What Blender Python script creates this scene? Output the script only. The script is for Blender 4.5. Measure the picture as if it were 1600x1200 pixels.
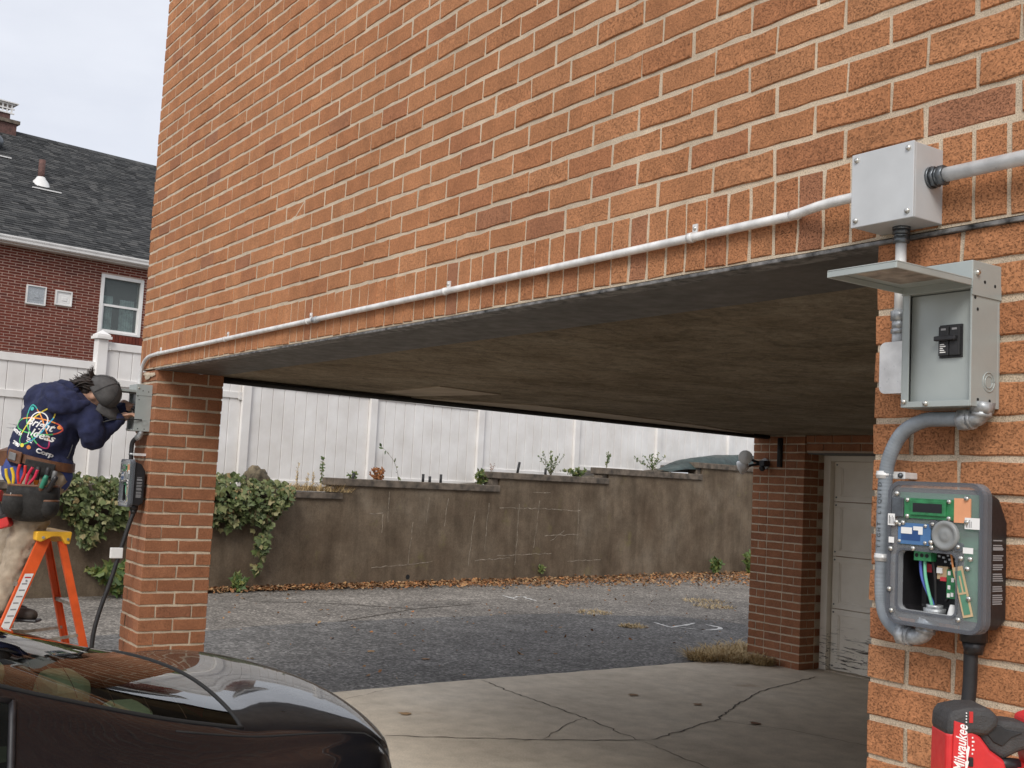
import bpy, bmesh, math, random
import numpy as np
from mathutils import Vector, Matrix
from mathutils.bvhtree import BVHTree
random.seed(7)
SC = bpy.context.scene
for o in list(bpy.data.objects): bpy.data.objects.remove(o)
R = math.radians
# ------------------------------------------------------------------ camera
cam_d = bpy.data.cameras.new('Camera'); cam = bpy.data.objects.new('Camera', cam_d)
SC.collection.objects.link(cam); SC.camera = cam
cam_d.sensor_width = 36; cam_d.lens = 1745.6/1600*36; cam_d.clip_start = .02; cam_d.clip_end = 600
def cam_axes(yaw, pitch, roll):
    cy, sy, cp, sp = math.cos(yaw), math.sin(yaw), math.cos(pitch), math.sin(pitch)
    f = Vector((-sy*cp, cy*cp, sp)); r = Vector((cy, sy, 0)); u = r.cross(f)
    c, s = math.cos(roll), math.sin(roll)
    return c*r+s*u, -s*r+c*u, f
cr, cu, cf = cam_axes(R(55.745), R(4.93), R(2.936))
CP = Vector((4.310, -2.078, 1.68))
cam.matrix_world = Matrix(((cr.x, cu.x, -cf.x, CP.x), (cr.y, cu.y, -cf.y, CP.y), (cr.z, cu.z, -cf.z, CP.z), (0, 0, 0, 1)))
# ------------------------------------------------------------------ overcast sky and soft sun
W = bpy.data.worlds.new('World'); SC.world = W; W.use_nodes = True
nt = W.node_tree; nt.nodes.clear()
out = nt.nodes.new('ShaderNodeOutputWorld'); bg = nt.nodes.new('ShaderNodeBackground'); bg2 = nt.nodes.new('ShaderNodeBackground')
sky = nt.nodes.new('ShaderNodeTexSky'); sky.sky_type = 'NISHITA'; sky.sun_disc = False
SUN_EL, SUN_ROT = R(41), R(138)
sky.sun_elevation = SUN_EL; sky.sun_rotation = SUN_ROT
tc = nt.nodes.new('ShaderNodeTexCoord'); mp = nt.nodes.new('ShaderNodeMapping'); mp.inputs['Scale'].default_value = (1, 1, 2.6)
nz = nt.nodes.new('ShaderNodeTexNoise'); nz.inputs['Scale'].default_value = 1.7; nz.inputs['Detail'].default_value = 7; nz.inputs['Roughness'].default_value = .55
rp = nt.nodes.new('ShaderNodeValToRGB')
rp.color_ramp.elements[0].position = .36; rp.color_ramp.elements[0].color = (.405, .418, .46, 1)
rp.color_ramp.elements[1].position = .66; rp.color_ramp.elements[1].color = (.53, .538, .565, 1)
add = nt.nodes.new('ShaderNodeMixShader')
L_ = nt.links.new
L_(tc.outputs['Generated'], mp.inputs[0]); L_(mp.outputs[0], nz.inputs[0]); L_(nz.outputs[0], rp.inputs[0])
L_(rp.outputs[0], bg2.inputs[0]); bg2.inputs[1].default_value = 1.0
L_(sky.outputs[0], bg.inputs[0]); bg.inputs[1].default_value = .09
add.inputs[0].default_value = .90                      # thick cloud deck over the blue
L_(bg.outputs[0], add.inputs[1]); L_(bg2.outputs[0], add.inputs[2]); L_(add.outputs[0], out.inputs[0])
sd = bpy.data.lights.new('Sun', 'SUN'); sun = bpy.data.objects.new('Sun', sd); SC.collection.objects.link(sun)
sd.energy = 1.3; sd.angle = R(24); sd.color = (1, .955, .89)
# sun stands in front of the facade (-Y), well to the right of the camera's axis
az = SUN_ROT
sdir = Vector((math.sin(az)*math.cos(SUN_EL), math.cos(az)*math.cos(SUN_EL), math.sin(SUN_EL)))
sun.rotation_euler = sdir.to_track_quat('Z', 'Y').to_euler(); sun.location = (0, -8, 12)
vs = SC.view_settings; vs.view_transform = 'Standard'; vs.look = 'None'; vs.exposure = 0.92; vs.gamma = 1; vs.use_curve_mapping = False
SC.render.engine = 'CYCLES'; SC.cycles.max_bounces = 14; SC.cycles.diffuse_bounces = 8; SC.cycles.transparent_max_bounces = 16
SC.render.resolution_x = 1024; SC.render.resolution_y = 768

# ------------------------------------------------------------------ helpers
COL = SC.collection
def link(o, parent=None):
    COL.objects.link(o)
    if parent is not None: o.parent = parent
    return o
def tag(o, label=None, cat=None, group=None, kind=None):
    if label: o['label'] = label
    if cat: o['category'] = cat
    if group: o['group'] = group
    if kind: o['kind'] = kind
    return o
def thing(name, label, cat, loc=(0, 0, 0), rz=0, group=None):
    o = bpy.data.objects.new(name, None); o.empty_display_size = .1
    link(o); o.location = loc; o.rotation_euler = (0, 0, rz)
    return tag(o, label, cat, group)
def copy_tree(o, parent=None):
    c = o.copy(); COL.objects.link(c); c.parent = parent
    for ch in [x for x in bpy.data.objects if x.parent == o]: copy_tree(ch, c)
    return c
def frame(p0, p1):
    w = (Vector(p1)-Vector(p0)); l = w.length; w = w/l if l > 1e-9 else Vector((0, 0, 1))
    a = Vector((0, 0, 1)) if abs(w.z) < .9 else Vector((1, 0, 0))
    u = a.cross(w).normalized(); return u, w.cross(u), w
class MB:
    def __init__(s): s.v = []; s.f = []; s.m = []; s.s = []
    def add(s, vs, fs, mi=0, sm=False, M=None):
        n = len(s.v)
        s.v += [tuple(M @ Vector(p)) for p in vs] if M is not None else [tuple(p) for p in vs]
        s.f += [tuple(n+i for i in f) for f in fs]; s.m += [mi]*len(fs)
        s.s += sm if isinstance(sm, list) else [sm]*len(fs); return s
    def box(s, lo, hi, mi=0, M=None):
        x0, y0, z0 = lo; x1, y1, z1 = hi
        return s.add([(x0,y0,z0),(x1,y0,z0),(x1,y1,z0),(x0,y1,z0),(x0,y0,z1),(x1,y0,z1),(x1,y1,z1),(x0,y1,z1)],
            [(0,3,2,1),(4,5,6,7),(0,1,5,4),(1,2,6,5),(2,3,7,6),(3,0,4,7)], mi, False, M)
    def cb(s, c, d, mi=0, M=None): return s.box([c[i]-d[i]/2 for i in range(3)], [c[i]+d[i]/2 for i in range(3)], mi, M)
    def beam(s, p0, p1, wu, wv, mi=0, up=None):           # square bar between two points
        p0, p1 = Vector(p0), Vector(p1); u, v, w = frame(p0, p1)
        if up is not None: v = (Vector(up)-w*w.dot(Vector(up))).normalized(); u = v.cross(w)
        a, b = u*wu/2, v*wv/2
        return s.add([p0-a-b, p0+a-b, p0+a+b, p0-a+b, p1-a-b, p1+a-b, p1+a+b, p1-a+b],
            [(0,3,2,1),(4,5,6,7),(0,1,5,4),(1,2,6,5),(2,3,7,6),(3,0,4,7)], mi)
    def cyl(s, p0, p1, r0, r1=None, n=14, mi=0, caps=True):
        r1 = r0 if r1 is None else r1; u, v, w = frame(p0, p1); p0, p1 = Vector(p0), Vector(p1); vs = []
        for p, r in ((p0, r0), (p1, r1)): vs += [p+(u*math.cos(2*math.pi*i/n)+v*math.sin(2*math.pi*i/n))*r for i in range(n)]
        fs = [(i, (i+1) % n, n+(i+1) % n, n+i) for i in range(n)]; sm = [True]*n
        if caps: fs += [tuple(range(n-1, -1, -1)), tuple(range(n, 2*n))]; sm += [False]*2
        return s.add(vs, fs, mi, sm)
    def tube(s, pts, r, n=10, mi=0, caps=True):
        P = [Vector(p) for p in pts]; m = len(P); rs = r if hasattr(r, '__len__') else [r]*m
        T = [((P[min(i+1, m-1)]-P[max(i-1, 0)]).normalized()) for i in range(m)]
        u = frame((0,0,0), T[0])[0]; vs = []
        for i in range(m):
            u = (u-T[i]*u.dot(T[i])).normalized(); v = T[i].cross(u)
            vs += [P[i]+(u*math.cos(2*math.pi*k/n)+v*math.sin(2*math.pi*k/n))*rs[i] for k in range(n)]
        fs = [(i*n+k, i*n+(k+1) % n, (i+1)*n+(k+1) % n, (i+1)*n+k) for i in range(m-1) for k in range(n)]; sm = [True]*len(fs)
        if caps: fs += [tuple(range(n-1, -1, -1)), tuple(range((m-1)*n, m*n))]; sm += [False]*2
        return s.add(vs, fs, mi, sm)
    def lathe(s, prof, O, axis=(0, 0, 1), n=20, mi=0):      # prof [(r, h)]
        O = Vector(O); u, v, w = frame((0,0,0), axis); vs = []
        for r, h in prof: vs += [O+w*h+(u*math.cos(2*math.pi*k/n)+v*math.sin(2*math.pi*k/n))*max(r, 1e-5) for k in range(n)]
        m = len(prof); fs = [(i*n+k, i*n+(k+1) % n, (i+1)*n+(k+1) % n, (i+1)*n+k) for i in range(m-1) for k in range(n)]
        return s.add(vs, fs, mi, True)
    def prism(s, poly, O, U, V, W, mi=0):                  # polygon in (U,V), extruded by W
        O, U, V, W = Vector(O), Vector(U), Vector(V), Vector(W); n = len(poly)
        vs = [O+U*a+V*b for a, b in poly]; vs += [p+W for p in vs]
        return s.add(vs, [tuple(range(n-1, -1, -1)), tuple(range(n, 2*n))]+[(i, (i+1) % n, n+(i+1) % n, n+i) for i in range(n)], mi)
    def ball(s, c, r, n=12, mi=0, M=None):
        c = Vector(c); rr = r if hasattr(r, '__len__') else (r, r, r); vs = []; m = n//2
        for i in range(m+1):
            t = math.pi*i/m
            for k in range(n):
                p = 2*math.pi*k/n; q = Vector((math.sin(t)*math.cos(p)*rr[0], math.sin(t)*math.sin(p)*rr[1], math.cos(t)*rr[2]))
                vs.append(c+(M @ q if M is not None else q))
        return s.add(vs, [(i*n+k, (i+1)*n+k, (i+1)*n+(k+1) % n, i*n+(k+1) % n) for i in range(m) for k in range(n)], mi, True)
    def mesh(s, name):
        me = bpy.data.meshes.new(name); me.from_pydata(s.v, [], s.f)
        me.polygons.foreach_set('material_index', s.m); me.polygons.foreach_set('use_smooth', s.s); me.update(); return me
    def build(s, name, mats, parent=None, bevel=0, seg=2, loc=None, fix=False):
        me = s.mesh(name)
        if fix:
            bm = bmesh.new(); bm.from_mesh(me); bmesh.ops.remove_doubles(bm, verts=bm.verts, dist=1e-5); bmesh.ops.recalc_face_normals(bm, faces=bm.faces); bm.to_mesh(me); bm.free()
        for m in (mats if isinstance(mats, (list, tuple)) else [mats]): me.materials.append(m)
        o = bpy.data.objects.new(name, me); link(o, parent)
        if loc is not None: o.location = loc
        if bevel:
            b = o.modifiers.new('bevel', 'BEVEL'); b.width = bevel; b.segments = seg; b.limit_method = 'ANGLE'; b.angle_limit = R(38)
        return o
def bez(pts, n=8):                                          # Catmull-Rom through points
    P = [Vector(p) for p in pts]; o = []
    for i in range(len(P)-1):
        a, b, c, d = P[max(i-1, 0)], P[i], P[i+1], P[min(i+2, len(P)-1)]
        for k in range(n):
            t = k/n; o.append(.5*((2*b)+(c-a)*t+(2*a-5*b+4*c-d)*t*t+(3*b-a-3*c+d)*t**3))
    return o+[P[-1]]
def rrect(w, h, r, n=5, cx=0, cy=0):
    o = []
    for sx, sy, a0 in ((1, 1, 0), (-1, 1, 90), (-1, -1, 180), (1, -1, 270)):
        for k in range(n+1):
            a = R(a0+90*k/n); o.append((cx+sx*(w/2-r)+r*math.cos(a), cy+sy*(h/2-r)+r*math.sin(a)))
    return o
def text_mesh(txt, size, bold=0, shear=0, sub=0, align='CENTER'):
    c = bpy.data.curves.new('t', 'FONT'); c.body = txt; c.size = size; c.align_x = align; c.align_y = 'CENTER'; c.offset = bold; c.shear = shear; c.resolution_u = 3
    o = bpy.data.objects.new('t', c); COL.objects.link(o); dg = bpy.context.evaluated_depsgraph_get(); dg.update()
    me = bpy.data.meshes.new_from_object(o.evaluated_get(dg)); bpy.data.objects.remove(o); bpy.data.curves.remove(c)
    bm = bmesh.new(); bm.from_mesh(me); bmesh.ops.triangulate(bm, faces=bm.faces)
    for _ in range(sub): bmesh.ops.subdivide_edges(bm, edges=[e for e in bm.edges if e.calc_length() > size*.12], cuts=1)
    bmesh.ops.triangulate(bm, faces=bm.faces)
    vs = [tuple(v.co) for v in bm.verts]; fs = [tuple(v.index for v in f.verts) for f in bm.faces]; bm.free(); bpy.data.meshes.remove(me)
    return vs, fs
def baked(o):                                               # apply an object's modifiers
    dg = bpy.context.evaluated_depsgraph_get(); dg.update()
    me = bpy.data.meshes.new_from_object(o.evaluated_get(dg)); old = o.data; o.modifiers.clear(); o.data = me; bpy.data.meshes.remove(old); return o
# ------------------------------------------------------------------ materials
class NT:
    def __init__(s, name):
        s.m = bpy.data.materials.new(name); s.m.use_nodes = True; s.t = s.m.node_tree; s.b = s.t.nodes['Principled BSDF']
    def n(s, typ, **kw):
        x = s.t.nodes.new('ShaderNode'+typ)
        for k, v in kw.items():
            if hasattr(x, k): setattr(x, k, v)
            else: x.inputs[k.replace('_', ' ')].default_value = v
        return x
    def l(s, a, b): s.t.links.new(a, b)
    def coord(s, kind='pos', scale=(1, 1, 1)):
        if kind == 'pos': c = s.n('NewGeometry').outputs['Position']
        else: c = s.n('TexCoord').outputs['Object']
        mp = s.n('Mapping'); mp.inputs['Scale'].default_value = scale; s.l(c, mp.inputs[0]); return mp.outputs[0]
    def noise(s, co, scale, detail=4, rough=.55, dist=0):
        x = s.n('TexNoise'); x.inputs['Scale'].default_value = scale; x.inputs['Detail'].default_value = detail; x.inputs['Roughness'].default_value = rough; x.inputs['Distortion'].default_value = dist
        s.l(co, x.inputs[0]); return x.outputs[0]
    def ramp(s, fac, stops, interp='LINEAR'):
        x = s.n('ValToRGB'); cr_ = x.color_ramp; cr_.interpolation = interp
        while len(cr_.elements) < len(stops): cr_.elements.new(.5)
        for e, (p, c) in zip(cr_.elements, stops):
            e.position = p; e.color = (c, c, c, 1) if not hasattr(c, '__len__') else (*c, 1)
        s.l(fac, x.inputs[0]); return x.outputs[0]
    def mix(s, a, b, fac, mode='MIX'):
        x = s.n('MixRGB', blend_type=mode)
        for i, q in ((0, fac), (1, a), (2, b)):
            if isinstance(q, (int, float)): x.inputs[i].default_value = q if i == 0 else (q, q, q, 1)
            elif isinstance(q, tuple): x.inputs[i].default_value = (*q, 1)
            else: s.l(q, x.inputs[i])
        return x.outputs[0]
    def math(s, op, a, b=0):
        x = s.n('Math', operation=op)
        for i, q in ((0, a), (1, b)):
            if isinstance(q, (int, float)): x.inputs[i].default_value = q
            else: s.l(q, x.inputs[i])
        return x.outputs[0]
    def rnd(s):                                             # one value per loose piece and per object
        return s.math('FRACT', s.math('ADD', s.n('ObjectInfo').outputs['Random'], s.n('NewGeometry').outputs['Random Per Island']))
    def bump(s, h, strength=.5, dist=.01):
        x = s.n('Bump'); x.inputs['Strength'].default_value = strength; x.inputs['Distance'].default_value = dist; s.l(h, x.inputs['Height']); s.l(x.outputs[0], s.b.inputs['Normal']); return s
    def done(s, col=None, rough=None, metal=0, spec=None):
        for k, q in (('Base Color', col), ('Roughness', rough), ('Metallic', metal), ('Specular IOR Level', spec)):
            if q is None: continue
            if isinstance(q, (int, float)): s.b.inputs[k].default_value = q
            elif isinstance(q, tuple): s.b.inputs[k].default_value = (*q, 1)
            else: s.l(q, s.b.inputs[k])
        return s.m
def simple(name, c, rough=.5, metal=0, var=.12, scale=14, bump=0, bs=60, spec=None, kind='obj', c2=None):
    t = NT(name); co = t.coord(kind); n = t.noise(co, scale, 5)
    c2 = c2 or tuple(x*(1-var*2) for x in c); c1 = tuple(min(1, x*(1+var)) for x in c)
    col = t.ramp(n, [(.3, c2), (.7, c1)])
    rg = t.ramp(t.noise(co, scale*3, 3), [(.3, max(rough-.08, .02)), (.7, min(rough+.1, 1))])
    if bump: t.bump(t.noise(co, bs, 4), bump, .004)
    return t.done(col, rg, metal, spec)
def brick_mat(name, stops, dark=.56, joint=False):
    t = NT(name); co = t.coord('pos'); r = t.rnd()
    base = t.ramp(r, stops)
    base = t.mix(base, t.ramp(t.noise(co, 9, 4), [(.3, .78), (.7, 1.18)]), .7, 'MULTIPLY')
    base = t.mix(base, t.ramp(t.noise(co, 95, 6, .8), [(.3, .58), (.68, 1.32)]), .8, 'MULTIPLY')
    cs = t.coord('pos', (1, 1, 1.35)); pit = t.noise(cs, 190, 5, .8, .25)
    pits = t.ramp(pit, [(.35, 0), (.47, 1)])
    base = t.mix(base, pits, 1-dark, 'MULTIPLY')
    base = t.mix(base, t.ramp(t.noise(t.coord('pos', (1, 1, .45)), 1.1, 6, .65), [(.3, .80), (.62, 1.08)]), .8, 'MULTIPLY')
    spk = t.ramp(t.noise(co, 320, 2), [(.70, 0), (.76, 1)]); base = t.mix(base, (.55, .38, .26), t.math('MULTIPLY', spk, .5))
    h = t.mix(pits, t.noise(co, 210, 6, .7), .45); t.bump(h, .85, .0045)
    return t.done(base, .9, 0, .25)
OR = [(0, (.44, .192, .088)), (.28, (.465, .207, .096)), (.5, (.49, .225, .107)), (.68, (.46, .202, .093)), (.86, (.435, .186, .086)), (.96, (.405, .172, .084)), (.99, (.36, .162, .09)), (1, (.47, .208, .096))]
m_brick = brick_mat('orange brick', OR)
m_brick_shaded = brick_mat('shaded brick', [(0, (.32, .135, .070)), (.4, (.365, .156, .080)), (.7, (.34, .144, .074)), (.88, (.385, .168, .088)), (1, (.295, .125, .07))])  # darker copy of the brick, carport shade put into its colour
m_mortar_h = None
m_brick_red = brick_mat('dark red brick', [(0, (.15, .036, .024)), (.4, (.19, .047, .03)), (.75, (.165, .04, .026)), (1, (.12, .036, .028))], .3)
def mortar(name, c):
    t = NT(name); co = t.coord('pos')
    col = t.mix(t.ramp(t.noise(co, 14, 5), [(.3, tuple(x*.78 for x in c)), (.7, c)]), t.ramp(t.noise(co, 330, 3, .7), [(.36, .45), (.52, 1.12)]), .8, 'MULTIPLY')
    col = t.mix(col, t.ramp(t.noise(co, 2.2, 6, .7), [(.3, .72), (.62, 1.06)]), .8, 'MULTIPLY')
    t.bump(t.noise(co, 260, 5, .7), .8, .004); return t.done(col, .95, 0, .2)
m_mortar = mortar('sandy mortar', (.66, .545, .41)); m_mortar_d = mortar('grey mortar', (.56, .465, .365))
m_mortar_h = mortar('pale pink mortar', (.62, .47, .39))
def concrete():
    t = NT('worn concrete'); co = t.coord('pos')
    a = t.ramp(t.noise(co, .7, 6, .6), [(.3, (.47, .40, .31)), (.55, (.60, .52, .415)), (.75, (.66, .585, .48))])
    a = t.mix(a, t.ramp(t.noise(co, 5, 6, .65), [(.3, .72), (.65, 1.1)]), .75, 'MULTIPLY')
    a = t.mix(a, t.ramp(t.noise(co, 110, 4, .75), [(.34, .62), (.6, 1.12)]), .7, 'MULTIPLY')
    st = t.ramp(t.noise(co, 1.6, 3), [(.66, 0), (.74, 1)]); a = t.mix(a, (.30, .19, .115), t.math('MULTIPLY', st, .35))
    t.bump(t.noise(co, 160, 5, .7), .5, .006); return t.done(a, .88, 0, .25)
m_conc = concrete()
def asphalt(name, c1, c2, agg, spark):
    t = NT(name); co = t.coord('pos')
    a = t.ramp(t.noise(co, .9, 6, .62), [(.3, c1), (.68, c2)])
    a = t.mix(a, t.ramp(t.noise(co, 3.2, 6, .7), [(.32, .7), (.66, 1.22)]), .8, 'MULTIPLY')
    v = t.n('TexVoronoi'); v.inputs['Scale'].default_value = agg; t.l(co, v.inputs[0])
    a = t.mix(a, t.ramp(v.outputs['Color'], [(.15, .45), (.6, 1.0), (.9, spark)]), .85, 'MULTIPLY')
    a = t.mix(a, t.ramp(t.noise(co, 46, 4, .75), [(.35, .6), (.62, 1.25)]), .7, 'MULTIPLY')
    t.bump(v.outputs['Distance'], .75, .008); return t.done(a, .9, 0, .25)
m_asph_old = asphalt('old asphalt', (.135, .122, .108), (.245, .222, .195), 48, 2.3)
m_asph_new = asphalt('dark asphalt patch', (.105, .101, .096), (.168, .161, .153), 45, 2.1)
def retaining():
    t = NT('stained concrete wall'); co = t.coord('pos'); st = t.coord('pos', (1, 1, .12))
    a = t.ramp(t.noise(co, 1.1, 6, .6), [(.3, (.115, .083, .056)), (.55, (.170, .130, .091)), (.75, (.225, .182, .135))])
    a = t.mix(a, t.ramp(t.noise(st, 4.2, 6, .65, .4), [(.34, .55), (.6, 1.08)]), .5, 'MULTIPLY')
    a = t.mix(a, t.ramp(t.noise(co, 3.4, 7, .7), [(.3, .6), (.66, 1.2)]), .7, 'MULTIPLY')
    a = t.mix(a, t.ramp(t.noise(co, 38, 5, .7), [(.3, .72), (.7, 1.15)]), .7, 'MULTIPLY')
    lich = t.ramp(t.noise(co, 2.3, 6, .7), [(.60, 0), (.70, 1)]); a = t.mix(a, (.17, .15, .055), t.math('MULTIPLY', lich, .35))
    t.bump(t.noise(co, 55, 6, .7), .6, .01); return t.done(a, .95, 0, .15)
m_wall = retaining()
m_cop = simple('weathered coping', (.15, .12, .092), .95, var=.3, scale=7, bump=.6, bs=60, kind='pos', c2=(.05, .042, .034))
m_white = simple('white vinyl', (.82, .81, .795), .42, var=.03, scale=2.2, kind='pos', c2=(.69, .665, .635))
def ceilmat():
    t = NT('mottled brown ceiling'); co = t.coord('pos', (1, .75, 1)); cs = t.coord('pos', (1.0, .85, 1))
    a = t.ramp(t.noise(co, 1.5, 7, .7, .6), [(.3, (.17, .132, .088)), (.5, (.29, .24, .175)), (.72, (.40, .345, .265))])
    a = t.mix(a, t.ramp(t.noise(cs, 7, 7, .75, 1.2), [(.34, .5), (.55, 1.12)]), .75, 'MULTIPLY')
    a = t.mix(a, t.ramp(t.noise(co, 45, 5, .75), [(.34, .6), (.6, 1.12)]), .6, 'MULTIPLY')
    t.bump(t.noise(cs, 16, 7, .75, .8), 1.0, .03); return t.done(a, .92, 0, .2)
m_ceil = ceilmat()
m_ply = simple('pale ceiling panel', (.42, .35, .27), .8, var=.12, scale=5, kind='pos')
m_steel_d = simple('dark painted steel', (.085, .078, .072), .5, var=.2, scale=6, kind='pos', bump=.2, bs=30)
m_steel_e = simple('scuffed steel edge', (.19, .185, .18), .5, .3, var=.5, scale=30, kind='pos')
m_beam = simple('dark timber', (.045, .035, .026), .85, var=.3, scale=8, kind='pos', bump=.4)
def shingle():
    t = NT('charcoal shingle'); co = t.coord('pos'); r = t.rnd()
    a = t.ramp(r, [(0, (.030, .031, .032)), (.35, (.047, .048, .049)), (.65, (.062, .063, .063)), (1, (.090, .089, .087))])
    a = t.mix(a, t.ramp(t.noise(co, 60, 4, .8), [(.3, .7), (.7, 1.3)]), .7, 'MULTIPLY'); t.bump(t.noise(co, 90, 4), .5, .01)
    return t.done(a, .95, 0, .2)
m_shing = shingle()
m_trim = simple('white trim paint', (.74, .73, .71), .45, var=.06, scale=3, kind='pos')
m_glassdark = NT('window glass').done((.05, .065, .075), .06, 0, .6)
m_curtain = simple('pale curtain', (.42, .46, .44), .9, var=.3, scale=6, kind='pos')
m_clay = simple('clay pipe', (.12, .06, .05), .8, var=.2, kind='pos')
m_soil = simple('brown soil', (.11, .085, .055), 1, var=.35, scale=9, bump=.8, bs=40, kind='pos')
m_galv = simple('galvanised conduit', (.76, .76, .75), .34, .12, var=.12, scale=22)
m_zinc = simple('zinc fitting', (.44, .46, .475), .42, .5, var=.25, scale=60)
m_fit_d = simple('dark zinc fitting', (.16, .175, .19), .42, .8, var=.2, scale=50)
m_jbox = simple('light grey enamel', (.50, .515, .525), .38, .1, var=.05, scale=9)
m_encl = simple('grey enclosure enamel', (.36, .395, .385), .36, .15, var=.05, scale=8)
m_black = simple('black plastic', (.016, .015, .017), .42, var=.15, scale=40)
m_blackm = simple('matt black plastic', (.020, .020, .022), .6, var=.2, scale=60)
m_rubber = simple('black rubber cable', (.018, .018, .02), .55, var=.2, scale=30)
m_screw = simple('bright screw', (.65, .64, .60), .3, .9, var=.2, scale=90)
m_hole = NT('dark hole').done((.01, .01, .01), .9)
m_flex = simple('grey flexible conduit', (.235, .265, .295), .42, var=.1, scale=30)
m_inkgrey = NT('grey print').done((.27, .27, .28), .7)
m_pcb = simple('frosted green board', (.10, .26, .17), .4, var=.12, scale=20)
m_pcb2 = simple('green board', (.03, .20, .075), .35, var=.2, scale=60)
m_pcbb = simple('blue board', (.07, .17, .36), .4, var=.1, scale=30)
m_pcbd = simple('deep blue print', (.02, .07, .22), .4, var=.1)
m_orange = simple('orange foil', (.72, .33, .17), .5, var=.08, scale=20)
m_lcd = NT('black display').done((.008, .008, .010), .12)
m_sticker = simple('white sticker', (.78, .78, .77), .55, var=.03)
m_red = simple('red plastic', (.55, .028, .026), .4, var=.08, scale=20)
m_redk = simple('red component', (.50, .04, .05), .4)
m_tan = simple('tan circuit', (.52, .38, .22), .5, var=.1)
m_wblue = NT('blue wire').done((.10, .16, .52), .4); m_wgreen = NT('green wire').done((.16, .50, .33), .4); m_worange = NT('orange wire').done((.62, .23, .06), .4)
def clear(name, tint, rough, alpha):
    t = NT(name); b = t.b; b.inputs['Base Color'].default_value = (*tint, 1); b.inputs['Roughness'].default_value = rough
    tr = t.n('BsdfTransparent'); tr.inputs[0].default_value = (*tint, 1); mx = t.n('MixShader'); lw = t.n('LayerWeight'); lw.inputs[0].default_value = .35
    f = t.math('MAXIMUM', t.math('MULTIPLY', lw.outputs['Facing'], .55), alpha)
    t.l(f, mx.inputs[0]); t.l(tr.outputs[0], mx.inputs[1]); t.l(b.outputs[0], mx.inputs[2])
    t.l(mx.outputs[0], t.t.nodes['Material Output'].inputs[0]); return t.m
m_clear = clear('clear cover plastic', (.90, .92, .94), .25, .13)
m_clear2 = clear('clear cover lip', (.50, .52, .56), .2, .16)
def carglass():
    t = NT('tinted car glass'); tr = t.n('BsdfTransparent'); tr.inputs[0].default_value = (.62, .68, .61, 1); gl = t.n('BsdfGlossy'); gl.inputs['Roughness'].default_value = .015; gl.inputs[0].default_value = (1, 1, 1, 1)
    fr = t.n('Fresnel'); fr.inputs[0].default_value = 1.34; mx = t.n('MixShader'); t.l(fr.outputs[0], mx.inputs[0]); t.l(tr.outputs[0], mx.inputs[1]); t.l(gl.outputs[0], mx.inputs[2])
    t.l(mx.outputs[0], t.t.nodes['Material Output'].inputs[0]); return t.m
m_carglass = carglass()
m_darkglass = clear('dark privacy glass', (.10, .11, .105), .02, .06)
m_winglass = clear('house window glass', (.72, .78, .78), .03, .10)
def carpaint():
    t = NT('black car paint'); b = t.b; co = t.coord('obj'); fl = t.ramp(t.noise(co, 900, 2), [(.5, (.006, .006, .0075)), (.8, (.014, .014, .018))])
    b.inputs['Coat Weight'].default_value = .8; b.inputs['Coat Roughness'].default_value = .025; b.inputs['Coat IOR'].default_value = 1.42
    dust = t.ramp(t.noise(co, 14, 6, .7), [(.35, .28), (.7, .40)])
    return t.done(fl, dust, 0, .05)
m_paint = carpaint()
m_tyre = simple('tyre rubber', (.02, .02, .02), .8); m_alloy = simple('alloy rim', (.35, .35, .36), .3, .9)
m_seat = simple('pale green seat leather', (.50, .60, .40), .6, var=.06, scale=50, bump=.3, bs=250)
m_cabin = simple('dark cabin trim', (.03, .03, .032), .8)
m_tail = NT('red tail lamp').done((.30, .01, .01), .15)
m_navy = simple('navy hoodie cotton', (.017, .022, .066), .95, var=.22, scale=16, bump=.6, bs=260)
m_blue = simple('blue cotton shirt', (.05, .075, .25), .95, var=.15, bump=.3, bs=200)
m_khaki = simple('khaki work trousers', (.36, .29, .215), .95, var=.16, scale=12, bump=.5, bs=220)
m_skin = simple('skin', (.50, .29, .20), .55, var=.08, scale=25)
m_hair = simple('dark brown hair', (.028, .018, .014), .6, var=.4, scale=60)
m_cap = simple('charcoal cap cloth', (.085, .083, .083), .95, var=.18, scale=24, bump=.5, bs=300)
m_leather = simple('brown leather', (.15, .065, .032), .55, var=.25, scale=18, bump=.3, bs=120)
m_canvas = simple('black pouch canvas', (.022, .021, .020), .85, var=.3, scale=20, bump=.5, bs=180)
m_buckle = simple('dull grey buckle pad', (.20, .20, .20), .5, .2)
m_boot = simple('dark work boot', (.05, .033, .024), .7, var=.3)
def col(name, c, r=.5, e=0): return NT(name).done(c, r)
m_yel = simple('yellow plastic', (.80, .44, .035), .45, var=.08, scale=20); m_lorange = simple('orange fibreglass', (.72, .105, .022), .42, var=.12, scale=10)
m_alu = simple('dull aluminium', (.42, .38, .33), .45, .6, var=.25, scale=20)
m_ink = NT('black print').done((.03, .03, .03), .7); m_whitep = NT('white print').done((.82, .82, .82), .7)
m_tool_g = simple('charcoal rubber grip', (.048, .046, .047), .62, var=.15, scale=50, bump=.4, bs=400)
m_milred = simple('tool red plastic', (.62, .030, .034), .38, var=.06, scale=30)
def leafmat(name, stops, rough=.55):
    t = NT(name); r = t.rnd(); a = t.ramp(r, stops); b = t.b
    a = t.mix(a, t.ramp(t.noise(t.coord('pos'), 30, 3), [(.3, .75), (.7, 1.2)]), .7, 'MULTIPLY')
    b.inputs['Subsurface Weight'].default_value = 0
    return t.done(a, rough, 0, .4)
m_ivy = leafmat('ivy leaves', [(0, (.045, .066, .020)), (.3, (.080, .108, .034)), (.6, (.125, .150, .052)), (.82, (.185, .195, .080)), (.93, (.25, .22, .10)), (1, (.28, .19, .08))])
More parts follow.
